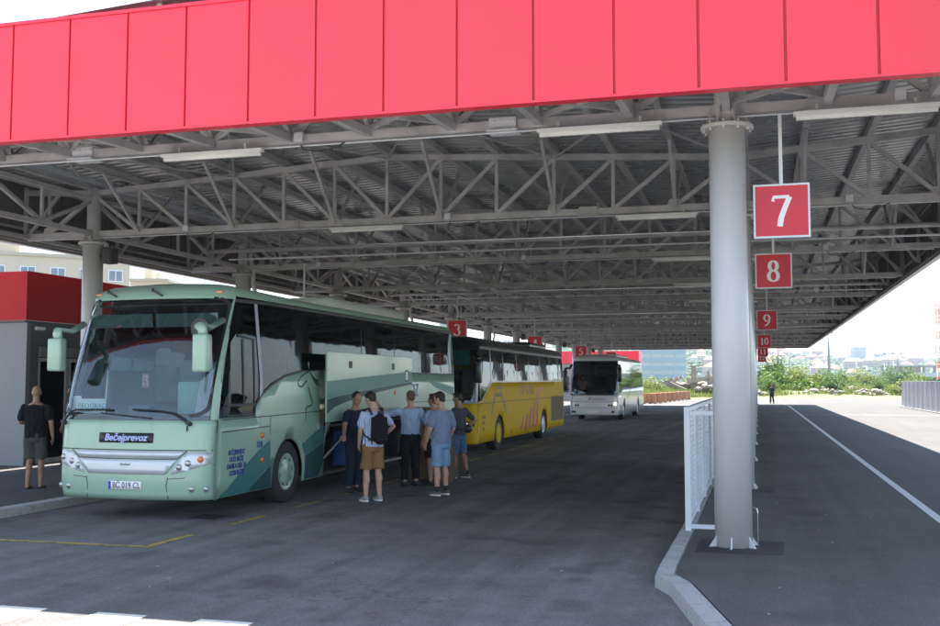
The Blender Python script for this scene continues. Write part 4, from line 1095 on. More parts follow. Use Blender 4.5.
for sg in (-1, 1):
    h = c.patch('headlight', [(sg*a, b) for a, b in ((.72, .72), (1.15, .80), (1.15, .94), (.72, .86))], c.front, silver, off=.004, step=.1)
    for px in (.80, .93):
        p = c.front(sg*px, .80); bm = B(); lathe(bm, [(.001, -.015), (.05, -.015), (.06, 0), (.06, .02)], 16, 'Z'); bm.transform(Matrix.Translation(p) @ Matrix.Rotation(R(-90), 4, 'X')); obj('lamp', bm, M['black'], h, True)
    p = c.front(sg*.98, .47); bm = B(); box(bm, p.x-.15, p.x+.1, p.y-.01, p.y+.02, .42, .52); obj('fog_light', bm, M['black'], c.t)
p = c.front(1.08, .88); bm = B(); lathe(bm, [(.001, -.03), (.05, -.028), (.055, -.016)], 16, 'Z'); bm.transform(Matrix.Translation(p+Vector((0, -.005, 0))) @ Matrix.Rotation(R(-90), 4, 'X')); obj('headlamp_bulb', bm, lit, c.t, True)
for z_ in (.68, .98): c.strip('panel_gap', [(x_, z_) for x_ in [-1.2+.1*i for i in range(25)]], .02, c.front, gp)
c.patch('number_plate', rect(-.27, .27, .42, .53), c.front, M['sign_white'], off=.01, step=.1)
c.text('BG 482 KC', .1, c.front, (0, .475), M['black'], off=.012, sx=.9) if False else None
c.strip('panel_gap', [(1.9, 1.7), (1.9, .32)], .014, S, gp); c.strip('panel_gap', [(3.6, 1.7), (3.6, .32)], .012, S, gp); c.strip('panel_gap', [(8.4, 1.7), (8.4, .32)], .012, S, gp)
c.strip('sweep_line', [(4.0, 1.1), (5.2, 1.45), (6.5, 1.95), (7.6, 2.2), (8.6, 2.3)], .04, S, gp, off=.006)
c.roof(wht); c.patch('rear_panel', rect(-W0, W0, .30, 3.1), c.rear, wht, thick=.03, step=.15); c.patch('rear_window', rect(-1, 1, 1.9, 2.9, .1), c.rear, M['black'], off=.004, step=.15)
c.underbody((W1, W2)); part('dashboard', M['interior'], c.t, lambda bm: box(bm, -1.1, 1.1, .45, .9, .95, 1.30, .05))
part('ceiling', M['interior'], c.t, lambda bm: box(bm, -1.1, 1.1, .9, 12.3, 3.02, 3.05))
part('roof_unit', wht, c.t, lambda bm: box(bm, -.8, .8, 3.2, 8.0, 3.33, 3.52, .08), True)
seats(c, 2.4, 12.0, .86, mat('seat_dark', (.06, .07, .09), .9))
for y_ in (W1, W2, ):
    for sg in (-1, 1): c.wheel(y_, sg, silver, .49)
mirror(c, 1, yblack, 1.38, -.05, 2.0, 2.75, (1.2, .5, 2.9)); mirror(c, -1, yblack, -1.42, -.15, 1.55, 2.6, (-1.17, .4, 2.9))
door = part('open_door', yblack, c.t, lambda bm: box(bm, -1.98, -1.92, -.35, .35, .42, 2.6, .02) and box(bm, -1.92, -1.25, .30, .34, 1.9, 1.94))
part('door_glass', M['glass_side'], door, lambda bm: box(bm, -1.915, -1.905, -.28, .28, .55, 2.5))
bm = B()
for (x0, x1, x2) in ((.9, .4, .1), (-.4, -.8, -1.05)): tube(bm, [c.front(x0, 1.36)+Vector((0, -.04, 0)), c.front(x1, 1.50)+Vector((0, -.05, 0)), c.front(x2, 1.48)+Vector((0, -.04, 0))], .016, 6)
obj('wiper', bm, M['black'], c.t)

# ------------------------------------------------------------------ people
SKIN = mat('skin', (0.52, 0.31, 0.23), 0.55, var=0.08, scale=6)
SKIN2 = mat('skin_tanned', (0.38, 0.21, 0.145), 0.55, var=0.08, scale=6)
DARKEYE = mat('eye_dark', (0.02, 0.015, 0.012), 0.3)
LIP = mat('lip', (0.30, 0.11, 0.09), 0.5)
def ell(bm, c, r, rot=None, sub=3):
    ret = bmesh.ops.create_icosphere(bm, subdivisions=sub, radius=1)
    Mx = Matrix.Translation(c) @ (rot.to_4x4() if rot else Matrix.Identity(4)) @ Matrix.Diagonal((*r, 1))
    bmesh.ops.transform(bm, matrix=Mx, verts=ret['verts'])
def limb(bm, pts, rads, seg=14):
    """tapering limb through its joints, with rounded joints"""
    P, Q = [], []
    for i in range(len(pts)-1):
        a, b = Vector(pts[i]), Vector(pts[i+1])
        for k in range(4): t = k/4; P.append(a.lerp(b, t)); Q.append(rads[i]*(1-t)+rads[i+1]*t+0.10*rads[i]*math.sin(t*math.pi))
    P.append(Vector(pts[-1])); Q.append(rads[-1])
    tube(bm, P, Q, seg)
    for p, r_0 in zip(pts, rads): ell(bm, p, (r_0,)*3, sub=2)
def voxel(name, bm, m, parent, size=0.010, wrinkle=0.0, seed=0, freq=9.0, it=2):
    me = bpy.data.meshes.new(name); bm.normal_update(); bm.to_mesh(me); bm.free()
    o = bpy.data.objects.new('tmp', me); COL.objects.link(o)
    md = o.modifiers.new('r', 'REMESH'); md.mode = 'VOXEL'; md.voxel_size = size
    sm = o.modifiers.new('s', 'SMOOTH'); sm.factor = 0.5; sm.iterations = it
    bpy.context.view_layer.update()
    me2 = bpy.data.meshes.new_from_object(o.evaluated_get(bpy.context.evaluated_depsgraph_get()))
    bpy.data.objects.remove(o)
    if wrinkle:
        ns = [v.normal.copy() for v in me2.vertices]
        for v, n in zip(me2.vertices, ns):
            p = v.co*freq+Vector((seed*3.1, 0, seed))
            q = Vector((p.x, p.y, p.z*0.55))
            v.co += n*(wrinkle*(abs(noise.noise(q))*2.0-.5)+wrinkle*.5*noise.noise(q*2.7))
    me2.materials.clear()
    return obj(name, me2, m, parent, True)
def hand(bm, wrist, d, n, curl=0.4, s=1.0):
    wrist = Vector(wrist); d = Vector(d).normalized(); n = Vector(n); n = (n-d*n.dot(d)).normalized(); side = d.cross(n)
    rot = Matrix((side, n, d)).transposed()
    ell(bm, wrist+d*.045*s, (.041*s, .017*s, .052*s), rot, 2); ell(bm, wrist, (.026*s, .022*s, .03*s), rot, 2)
    for k, (o_, ln_) in enumerate(((-.030, .078), (-.010, .088), (.011, .082), (.031, .064))):
        p = wrist+d*.085*s+side*o_*s; dirv = d.copy(); pts = [p-d*.02*s]
        for j in range(3):
            a = curl*(.45+.35*j)+.04*k
            dirv = (dirv*math.cos(a*.7)+n*math.sin(a*.7)).normalized()
            pts.append(pts[-1]+dirv*ln_*s*(.5, .3, .27)[j]); 
        tube(bm, pts, [.0098*s, .0095*s, .009*s, .0078*s], 8)
        ell(bm, pts[-1], (.0078*s,)*3, sub=1)
    t0 = wrist+d*.025*s-side*.030*s
    pts = [t0, t0+(d*.6-side*.75+n*.2).normalized()*.034*s]; pts.append(pts[-1]+(d*.9-side*.25+n*.45).normalized()*.032*s)
    tube(bm, pts, [.013*s, .0115*s, .009*s], 8); ell(bm, pts[-1], (.009*s,)*3, sub=1)

def person(label, x, y, z, face, height=1.78, skin=SKIN, legs=None, arms=None, head=(0, 0, 0), lean=(0, 0), build=1.0,
           hair=None, bald=False, top=None, bottom=None, shoes=None, sleeve=.55, leglen=1.55, loose=1.0, socks=None, curl=(.4, .4), shorthair=False, tuck=False, name='person'):
    """legs/arms: [(hip,knee,ankle)..] / [(shoulder,elbow,wrist)..] for right (+x) then left; face in degrees, 0 = +Y"""
    t = thing(name, label, 'person', (x, y, z), R(face)); s = height/1.78; t.scale = (s, s, s)
    def lz(p):
        p = Vector(p); k = max(0, p.z-.93); return Vector((p.x+lean[0]*k, p.y+lean[1]*k, p.z))
    legs = legs or [((.095, 0, .90), (.105, .03, .49), (.115, -.01, .085)), ((-.095, 0, .90), (-.105, .0, .49), (-.12, -.03, .085))]
    arms = arms or [((.20, -.01, 1.42), (.26, -.03, 1.13), (.25, .06, .88)), ((-.20, -.01, 1.42), (-.26, -.03, 1.13), (-.25, .06, .88))]
    b = build
    TOR = [(.80, .12, .10, 0), (.88, .165, .118, -.005), (.96, .168, .120, 0), (1.06, .148*b, .108*b, .005), (1.18, .158*b, .112*b, .008), (1.30, .178, .118, .0), (1.39, .185, .105, -.008), (1.45, .145, .082, -.012), (1.49, .075, .065, -.012)]
    def torso(bm, ex, z0=.80, z1=1.6):
        P, Q = [], []
        for z_, rx, ry, oy in TOR:
            if z0 <= z_ <= z1: P.append(lz((0, oy, z_))); Q.append((rx+ex, ry+ex))
        # rings with a fixed frame so that x stays wide
        rings = []
        for p, (rx, ry) in zip(P, Q):
            rings.append([bm.verts.new((p.x+rx*math.cos(a)*(1 if True else 1), p.y+ry*math.sin(a), p.z)) for a in [2*math.pi*k/22 for k in range(22)]])
        for a_, b_ in zip(rings, rings[1:]):
            for k in range(22): bm.faces.new((a_[k], a_[(k+1) % 22], b_[(k+1) % 22], b_[k]))
        bm.faces.new(rings[0][::-1]); bm.faces.new(rings[-1])
    hp = lz((0, -.005, 1.555)); hm = Matrix.Translation(hp) @ Matrix.Rotation(R(head[2]), 4, 'Z') @ Matrix.Rotation(-R(head[0]), 4, 'X') @ Matrix.Rotation(R(head[1]), 4, 'Y')
    hr = hm.to_3x3()
    bm = B(); torso(bm, 0)
    tube(bm, [lz((0, -.015, 1.44)), hp, hm @ Vector((0, .0, .07))], [.062, .056, .055], 14)
    H_ = lambda c, r: ell(bm, hm @ Vector(c), r, hr)
    H_((0, .005, .125), (.075, .094, .10)); H_((0, .033, .055), (.056, .066, .066)); H_((0, .07, .012), (.026, .02, .018))
    for sg in (-1, 1): H_((sg*.078, -.005, .10), (.010, .019, .031)); H_((sg*.034, .072, .078), (.026, .022, .022))
    tube(bm, [hm @ Vector((0, .092, .122)), hm @ Vector((0, .118, .085)), hm @ Vector((0, .100, .070))], [.010, .0145, .012], 8)
    H_((0, .088, .137), (.05, .016, .012)); H_((0, .092, .045), (.026, .012, .010))
    for i, (sh, el, wr) in enumerate(arms):
        sh = Vector(sh)*1; sh.x *= .93; sh.z -= .025; sh, el, wr = lz(sh), Vector(el), Vector(wr)
        limb(bm, [sh, el, wr], [.050*b, .037*b, .026])
        d = (wr-el).normalized(); hd = Vector((0, 0, 1)) if abs(d.z) < .7 else Vector((-1 if i == 0 else 1, 0, 0))
        if abs(d.z) < .7: hd = -hd
        hand(bm, wr+d*.012, d, hd, curl[i])
    for hip, kn, an in legs:
        limb(bm, [hip, kn, an], [.085, .053, .036]); kn, an = Vector(kn), Vector(an)
        m_ = kn.lerp(an, .32); ell(bm, m_+Vector((0, -.018, 0)), (.052, .055, .12))
        tube(bm, [an+Vector((0, -.03, -.04)), an+Vector((0, .05, -.045)), an+Vector((0, .14, -.062))], [.032, .034, (.038, .018)], 10)
    voxel('body', bm, skin, t, 0.0085, it=2)
    bm = B()
    for sg in (-1, 1): ell(bm, hm @ Vector((sg*.031, .0905, .108)), (.011, .007, .006), hr, 2)
    obj('eyes', bm, DARKEYE, t, True); bm = B(); ell(bm, hm @ Vector((0, .101, .046)), (.020, .006, .005), hr, 2); obj('mouth', bm, LIP, t, True)
    if not bald:
        bm = B(); k = .985 if shorthair else 1.0
        ell(bm, hm @ Vector((0, -.016, .138)), (.086*k, .094*k, .098*k), hr); ell(bm, hm @ Vector((0, -.045, .085)), (.068*k, .05, .06), hr)
        if not shorthair: ell(bm, hm @ Vector((.01, .05, .20)), (.06, .045, .03), hr)
        voxel('hair', bm, hair, t, .009, .007, 3, 28)
    # top
    bm = B(); torso(bm, .020*loose, .88 if not tuck else .96, 1.46)
    for sh, el, wr in arms:
        sh = Vector(sh)*1; sh.x *= .93; sh.z -= .025; sh, el = lz(sh), Vector(el); e2 = sh.lerp(el, sleeve/.8) if sleeve < .8 else el
        if sleeve > .8: 
            w2 = Vector(el).lerp(Vector(wr), sleeve-1) if sleeve > 1 else el
            limb(bm, [sh, el, w2], [.068*b, .05, .04])
        else: limb(bm, [sh+Vector((0, 0, .0)), e2], [.060*b, .058*b*loose])
        ell(bm, sh*0.72+lz((0, -.01, 1.44))*.28, (.062, .058, .05))
    voxel('shirt', bm, top, t, .011, .016, 1+x, 8)
    # bottom
    bm = B(); rings = []
    tube(bm, [(0, 0, .82), (0, 0, .90), (0, 0, .98)], [(.10, .15), (.125, .18), (.126, .176)], 20) if False else None
    for z_, rx, ry in ((.80, .15, .115), (.88, .186, .135), (.95, .184, .134), (.995, .17, .125)):
        rings.append([bm.verts.new((rx*math.cos(a), ry*math.sin(a), z_)) for a in [2*math.pi*k/22 for k in range(22)]])
    for a_, b_ in zip(rings, rings[1:]):
        for k in range(22): bm.faces.new((a_[k], a_[(k+1) % 22], b_[(k+1) % 22], b_[k]))
    bm.faces.new(rings[0][::-1]); bm.faces.new(rings[-1])
    for hip, kn, an in legs:
        hip, kn, an = Vector(hip), Vector(kn), Vector(an)
        if leglen <= 1: e = hip.lerp(kn, leglen); tube(bm, [hip, hip.lerp(e, .5), e], [.103, .098, .094*loose], 16)
        else:
            e = kn.lerp(an, leglen-1); tube(bm, [hip, hip.lerp(kn, .5), kn, kn.lerp(e, .5), e+Vector((0, 0, .0))], [.103, .096, .086, .078, .070*loose], 16)
    voxel('shorts' if leglen < 1.5 else 'trousers', bm, bottom, t, .011, .015, 5+x, 7)
    for hip, kn, an in legs:
        an = Vector(an); bm = B()
        if shoes is not None:
            tube(bm, [an+Vector((0, -.055, -.035)), an+Vector((0, -.01, -.03)), an+Vector((0, .06, -.045)), an+Vector((0, .13, -.055)), an+Vector((0, .175, -.062))], [.034, .047, (.046, .040), (.048, .030), (.03, .018)], 14)
            so_ = voxel('shoe', bm, shoes, t, .009, .002, 2, 20)
            bm = B(); pts = [(math.cos(a)*.045+an.x, an.y+.055+math.sin(a)*.135) for a in [2*math.pi*k/20 for k in range(20)]]
            slab(bm, pts, an.z-.085, an.z-.062); obj('sole', bm, M['sign_white'] if shoes.get('ws') else M['rubber'], so_)
        else:
            pts = [(math.cos(a)*.046+an.x, an.y+.055+math.sin(a)*.135) for a in [2*math.pi*k/20 for k in range(20)]]
            slab(bm, pts, an.z-.085, an.z-.070); tube(bm, [an+Vector((-.045, .08, -.07)), an+Vector((0, .10, -.028)), an+Vector((.045, .08, -.07))], .009, 6); obj('sandal', bm, M['black'], t)
        if socks:
            bm = B(); tube(bm, [an+Vector((0, -.01, -.01)), an+Vector((0, -.002, .07))], [.043, .044], 14); obj('sock', bm, socks, t, True)
    return t, lz, hm

HB = mat('hair_dark', (.018, .013, .011), .6, var=.3, scale=30); HBR = mat('hair_brown', (.06, .032, .018), .6, var=.3, scale=30); HG = mat('hair_sandy', (.14, .085, .05), .7, var=.3, scale=30)
cloth = lambda n, c, **k: mat(n, c, .9, var=k.pop('var', .1), bump=.25, bscale=k.pop('bscale', 180), spec=.2, **k)
def striped(name, c1, c2, sc):
    m, nt, b = new_mat(name); tc = nt.nodes.new('ShaderNodeTexCoord'); wv = nt.nodes.new('ShaderNodeTexWave'); wv.bands_direction = 'X'; wv.inputs['Scale'].default_value = sc
    wv.inputs['Distortion'].default_value = .6; wv.inputs['Detail Scale'].default_value = .5
    r = nt.nodes.new('ShaderNodeValToRGB'); r.color_ramp.elements[0].position = .40; r.color_ramp.elements[1].position = .55
    r.color_ramp.elements[0].color = (*c1, 1); r.color_ramp.elements[1].color = (*c2, 1)
    nt.links.new(tc.outputs['Object'], wv.inputs['Vector']); nt.links.new(wv.outputs['Fac'], r.inputs['Fac']); nt.links.new(r.outputs['Color'], b.inputs['Base Color']); b.inputs['Roughness'].default_value = .9
    return m
black_tee = cloth('black_cotton', (.012, .012, .014)); navy = cloth('navy_cotton', (.018, .024, .045)); grey_short = cloth('grey_shorts', (.075, .075, .072))
lblue = cloth('light_blue_shirt', (.36, .47, .66)); tan_s = cloth('tan_shorts', (.25, .135, .06)); btrou = cloth('black_trousers', (.012, .012, .015))
gblue = cloth('grey_blue_tee', (.20, .25, .36)); denim = cloth('light_denim', (.20, .32, .48), var=.2); ddenim = cloth('blue_denim', (.09, .16, .30), var=.2)
dgrey = cloth('dark_grey_tee', (.075, .075, .085)); jean = cloth('dark_jeans', (.02, .028, .05))
stripe = striped('striped_cotton', (.66, .70, .80), (.22, .32, .62), 14)
shoe_g = mat('canvas_shoe', (.34, .33, .31), .8); shoe_d = mat('dark_shoe', (.03, .03, .032), .5); shoe_s = mat('sneaker_grey', (.13, .12, .11), .8); shoe_s['ws'] = 1; shoe_g['ws'] = 1

person('bald man in black t-shirt and grey cargo shorts with sandals, walking to the kiosk door', -12.23, 15.45, .12, 18, 1.78, SKIN2, bald=True, top=black_tee, bottom=grey_short, leglen=.95, loose=1.12, build=1.12, head=(0, 0, 10),
       legs=[((.095, 0, .90), (.10, .04, .49), (.10, .02, .085)), ((-.095, 0, .90), (-.085, .01, .49), (-.08, -.10, .085))],
       arms=[((.22, -.01, 1.42), (.29, -.07, 1.14), (.29, .02, .89)), ((-.22, -.01, 1.42), (-.28, .0, 1.15), (-.20, .22, 1.12))])
person('dark-haired person in dark clothes standing in the shade of the kiosk doorway', -14.9, 20.0, .12, 160, 1.75, SKIN2, hair=HB, top=dgrey, bottom=jean, shoes=shoe_d, leglen=1.9)
person('man in navy polo shirt and dark jeans reaching into the luggage bay', -7.02, 17.35, 0, -112, 1.80, SKIN2, hair=HB, top=navy, bottom=jean, shoes=shoe_d, leglen=1.9, head=(22, 0, -15), shorthair=True, lean=(0, .08), build=1.1,
       arms=[((.21, 0, 1.42), (.33, .10, 1.18), (.50, .26, 1.04)), ((-.21, 0, 1.42), (-.25, .12, 1.16), (-.12, .32, 1.08))])
bp_t, bp_lz, _ = person('young man in blue striped shirt and brown shorts wearing a black backpack', -6.19, 16.16, 0, 52, 1.82, SKIN, hair=HB, top=stripe, bottom=tan_s, shoes=shoe_g, leglen=.93, loose=1.1, head=(28, 0, 12), lean=(0, .03),
       legs=[((.095, 0, .90), (.10, .0, .49), (.11, -.03, .085)), ((-.095, 0, .90), (-.11, .02, .49), (-.13, .0, .085))],
       arms=[((.20, -.01, 1.42), (.33, -.10, 1.20), (.22, .07, 1.02)), ((-.20, -.01, 1.42), (-.25, -.02, 1.14), (-.20, .10, .92))])
pack = thing('backpack', 'black backpack on the back of the man in the blue striped shirt', 'backpack', (-6.19, 16.16, 0), R(52)); pack.scale = bp_t.scale
bm = B(); ell(bm, (0, -.20, 1.17), (.155, .10, .25)); ell(bm, (0, -.235, 1.08), (.13, .09, .17)); box(bm, -.13, .13, -.24, -.13, .97, 1.36, .03)
voxel('pack_body', bm, cloth('black_nylon', (.014, .014, .017)), pack, .011, .008, 2, 9)
bm = B()
for sg in (-1, 1): tube(bm, [(sg*.10, -.13, 1.40), (sg*.12, -.06, 1.50), (sg*.13, .05, 1.475), (sg*.14, .13, 1.36), (sg*.155, .12, 1.2), (sg*.17, .0, 1.08), (sg*.13, -.13, 1.0)], [(.03, .012)]*7, 8)
obj('strap', bm, M['black'], pack, True)
bm = B(); box(bm, -.09, .09, -.335, -.325, 1.0, 1.01); box(bm, -.02, .02, -.22, -.16, 1.40, 1.45, .01); obj('zip', bm, M['rubber'], pack)
person('man in light blue shirt and black trousers holding up the luggage flap', -6.42, 18.75, 0, 38, 1.80, SKIN, hair=HG, top=lblue, bottom=btrou, shoes=shoe_d, leglen=1.92, shorthair=True, tuck=True, build=1.08, head=(5, 0, 10), loose=1.1,
       arms=[((.21, -.01, 1.42), (.31, .03, 1.16), (.30, .24, 1.12)), ((-.21, -.01, 1.42), (-.47, .10, 1.34), (-.55, .27, 1.52))], curl=(.4, 1.3))
person('man in grey-blue t-shirt and light denim shorts with his back half turned', -5.37, 17.34, 0, 62, 1.80, SKIN, hair=HB, top=gblue, bottom=denim, shoes=shoe_s, leglen=.98, loose=1.15, build=1.12, head=(18, 0, 20), socks=M['black'],
       arms=[((.21, -.01, 1.42), (.27, -.03, 1.14), (.25, .10, .92)), ((-.21, -.01, 1.42), (-.27, .0, 1.14), (-.24, .13, .90))])
person('man in black shorts standing hidden behind the man in the grey-blue t-shirt', -6.05, 19.0, 0, 75, 1.74, SKIN2, hair=HBR, top=lblue, bottom=btrou, shoes=shoe_d, leglen=.9)
wt, _, _ = person('dark-haired man in dark grey t-shirt and denim shorts with a hand on his hip', -5.98, 20.53, 0, 70, 1.76, SKIN2, hair=HB, top=dgrey, bottom=ddenim, shoes=shoe_s, leglen=.95, socks=M['black'], head=(12, 0, 20), build=1.05,
       legs=[((.095, 0, .90), (.12, -.02, .49), (.17, -.10, .085)), ((-.095, 0, .90), (-.105, .05, .49), (-.12, .04, .085))],
       arms=[((.21, -.01, 1.42), (.36, -.16, 1.18), (.20, .02, 1.0)), ((-.21, -.01, 1.42), (-.27, -.03, 1.14), (-.22, .12, .95))])
wb = thing('waist_bag', 'black waist bag worn by the man in the dark grey t-shirt', 'bag', (-5.98, 20.53, 0), R(70))
bm = B(); ell(bm, (.15, -.13, 1.0), (.13, .07, .085)); voxel('pouch', bm, M['black'], wb, .011, .005); bm = B()
tube(bm, [(.185*math.cos(a), .14*math.sin(a), 1.0) for a in [i*2*math.pi/20 for i in range(21)]], .014, 6, cap=False); obj('belt', bm, M['black'], wb)
person('small distant person in dark clothes walking in the sun past the end of the canopy', 1.12, 95.7, .12, 160, 1.75, SKIN2, hair=HB, top=cloth('teal_top', (.03, .06, .07)), bottom=jean, shoes=shoe_d, leglen=1.9,
       legs=[((.095, 0, .90), (.10, .06, .49), (.11, .08, .085)), ((-.095, 0, .90), (-.105, .0, .49), (-.12, -.14, .085))])
bag = thing('backpack', 'dark backpack on the distant walking person', 'backpack', (1.12, 95.7, .12), R(160))
bm = B(); ell(bm, (0, -.2, 1.2), (.15, .11, .24)); voxel('pack_body', bm, M['black'], bag, .02)
person('person in pink shirt seated behind the windscreen of the white bus', -9.0, 54.5, .62, 185, 1.78, SKIN2, hair=HB, top=cloth('pink_shirt', (.62, .26, .32)), bottom=jean, shoes=shoe_d, leglen=1.9,
       arms=[((.21, -.01, 1.42), (.28, .10, 1.2), (.22, .36, 1.22)), ((-.21, -.01, 1.42), (-.28, .1, 1.2), (-.2, .36, 1.2))],
       legs=[((.095, .0, .90), (.11, .42, .86), (.11, .42, .44)), ((-.095, 0, .90), (-.11, .42, .86), (-.11, .42, .44))])

# ------------------------------------------------------------------ luggage
card_m = mat('cardboard', (.17, .115, .07), .9, var=.12, scale=3); tape = mat('parcel_tape', (.32, .27, .2), .4)
def carton(x, y, z, w_, d, h, rz, label):
    t = thing('cardboard_box', label, 'box', (x, y, z), R(rz), 'cardboard boxes beside the green bus')
    bm = B(); box(bm, -w_/2, w_/2, -d/2, d/2, 0, h, .006); obj('carton', bm, card_m, t)
    bm = B(); box(bm, -w_/2-.001, w_/2+.001, -.03, .03, h-.1, h+.0015); box(bm, -.03, .03, -d/2-.0015, -d/2-.0002, .1, h-.1); obj('tape', bm, tape, t)
carton(-6.50, 20.45, 0, .95, .60, .66, 8, 'large brown cardboard box on the road at the bottom of the pile behind the men')
carton(-6.72, 20.45, .668, .62, .52, .78, 3, 'brown cardboard box on top of the larger one, behind the men at the luggage bay')
carton(-6.05, 19.75, 0, .34, .5, 1.0, 15, 'tall narrow pale cardboard box standing right of the man in denim shorts')
sc_ = thing('suitcase', 'blue suitcase standing upright in the open luggage bay', 'suitcase', (-7.62, 18.3, .38), R(5))
bm = B(); box(bm, -.13, .13, -.24, .24, .03, .68, .05); obj('shell', bm, cloth('blue_suitcase', (.03, .09, .25)), sc_, True)
bm = B(); box(bm, -.12, .12, -.10, -.07, .68, .74); box(bm, -.12, .12, .07, .10, .68, .74); box(bm, -.12, .12, -.10, .10, .741, .765); obj('handle', bm, M['black'], sc_)
for (x, y, w_, d, h, m_, lb) in ((-8.3, 19.4, .7, .45, .45, dgrey, 'dark grey holdall lying in the luggage bay'), (-8.1, 20.3, .5, .6, .5, navy, 'navy travel bag at the rear of the luggage bay')):
    t = thing('travel_bag', lb, 'bag', (x, y, .38), 0); bm = B(); box(bm, -w_/2, w_/2, -d/2, d/2, 0, h, .1); obj('bag_body', bm, m_, t, True); bm = B(); tube(bm, [(-.15, 0, h-.02), (-.1, 0, h+.08), (.1, 0, h+.08), (.15, 0, h-.02)], .015, 6); obj('handle', bm, M['black'], t)

# ------------------------------------------------------------------ kiosks
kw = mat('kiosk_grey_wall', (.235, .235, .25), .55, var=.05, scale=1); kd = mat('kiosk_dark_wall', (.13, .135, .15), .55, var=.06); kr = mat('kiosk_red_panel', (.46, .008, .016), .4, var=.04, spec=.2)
k1 = thing('kiosk', 'grey station kiosk with a glossy red band round its top, at the left edge', 'kiosk', (-15.7, 19.45, 0.12))
part('wall', kw, k1, lambda bm: box(bm, -9, 0, 0, .12, 0, 3.18)); part('wall', kw, k1, lambda bm: box(bm, -9, -.1, 11.9, 12, 0, 3.18))
part('side_wall', kd, k1, lambda bm: box(bm, -.10, 0.0, .125, .40, 0, 3.18) and box(bm, -.10, 0, .405, 12, 2.68, 3.18) and box(bm, -.10, 0, 4.6, 12, .0, 2.675))
part('interior', M['interior'], k1, lambda bm: box(bm, -2.6, -2.5, .3, 11.8, 0, 3.1) and box(bm, -8.9, -.2, .2, 11.8, 3.0, 3.05))
part('floor', M['kerb'], k1, lambda bm: box(bm, -8.9, 0, .2, 11.9, -.05, .02))
part('lintel', kw, k1, lambda bm: box(bm, -.02, .04, .42, 4.58, 2.42, 2.66))
for k, (a, b_) in enumerate(((.42, 1.45), (1.5, 2.5), (2.55, 3.55), (3.6, 4.56))):
    fr = part('door_frame', M['steel'], k1, lambda bm: [box(bm, -.05, -.0, a, a+.06, .02, 2.40), box(bm, -.05, -.0, b_-.06, b_, .02, 2.40), box(bm, -.05, 0, a+.061, b_-.061, 2.32, 2.40), box(bm, -.05, 0, a+.061, b_-.061, .02, .12)])
    if k: part('pane', M['door_glass'], fr, lambda bm: box(bm, -.03, -.02, a+.061, b_-.061, .12, 2.32))
for k in range(7):
    part('red_panel', kr, k1, lambda bm: box(bm, -.02, .05, k*1.75-.03+.006, (k+1)*1.75-.03-.006, 3.23, 4.32))
for k in range(5): part('red_panel', kr, k1, lambda bm: box(bm, -(k+1)*1.8+.05+.006, -k*1.8+.05-.006 if k else .05, -.10, -.035, 3.23, 4.32))
part('roof', kd, k1, lambda bm: box(bm, -9, .045, -.03, 12, 4.30, 4.33) and box(bm, -8.95, -.03, -.03, 11.9, 3.19, 3.228))
part('wall_lamp', M['lamp_tube'], k1, lambda bm: box(bm, .0, .06, .25, .55, 3.02, 3.10, .015))
k2 = thing('kiosk', 'distant low building with a long bright red band behind the white bus', 'kiosk', (-11.6, 105, 0.0))
part('wall', mat('kiosk_cream', (.3, .28, .26), .7), k2, lambda bm: box(bm, -16, -.1, .1, 3, 0, 3.95))
for k in range(11): part('red_panel', M['fascia'], k2, lambda bm: box(bm, -(k+1)*1.5+.02, -k*1.5, -.05, 3.1, 3.96, 5.2))
for k in range(5): part('window', M['interior'], k2, lambda bm: box(bm, -3.0-k*3, -1.2-k*3, .04, .099, 1.0, 2.6))

# ------------------------------------------------------------------ far fence on the right
fm = mat('fence_sheet_steel', (.50, .52, .56), .45, .1, var=.08, scale=.6, stretch=(1, 6, .3))
fc = thing('sheet_fence', 'grey corrugated sheet metal fence on the right edge of the yard', 'fence', (10.4, 52, .12))
for k in range(16):
    bm = B(); pr = None
    for j in range(17):
        yy = k*2+j*.125; xx = .03 if j % 2 else 0
        for dy in (0, .055):
            a = bm.verts.new((xx, min(yy+dy, k*2+1.99), .08)); b_ = bm.verts.new((xx, min(yy+dy, k*2+1.99), 1.88))
            if pr and (a.co-pr[0].co).length > 1e-4: bm.faces.new((pr[0], a, b_, pr[1]))
            pr = (a, b_)
    bmesh.ops.remove_doubles(bm, verts=bm.verts, dist=1e-5)
    obj('fence_panel', bm, fm, fc)
    part('post', M['white_paint'], fc, lambda bm: box(bm, -.09, -.02, k*2-.03, k*2+.03, 0, 1.95) and box(bm, -.02, .05, k*2+.005, k*2+1.995, 1.90, 1.95))
part('plinth', M['kerb'], fc, lambda bm: box(bm, -.12, .12, 0, 32, -.01, .079))
bm = B(); tube(bm, [(10.5, 66.5, 2.0), (10.45, 66.6, 2.5), (10.7, 66.5, 2.62), (11.6, 66.2, 2.62)], .05, 8)
gp_ = tag(obj('gate_handle_pipe', bm, M['black'], None, True), 'bent black pipe rising above the grey fence at the right edge', 'pipe')

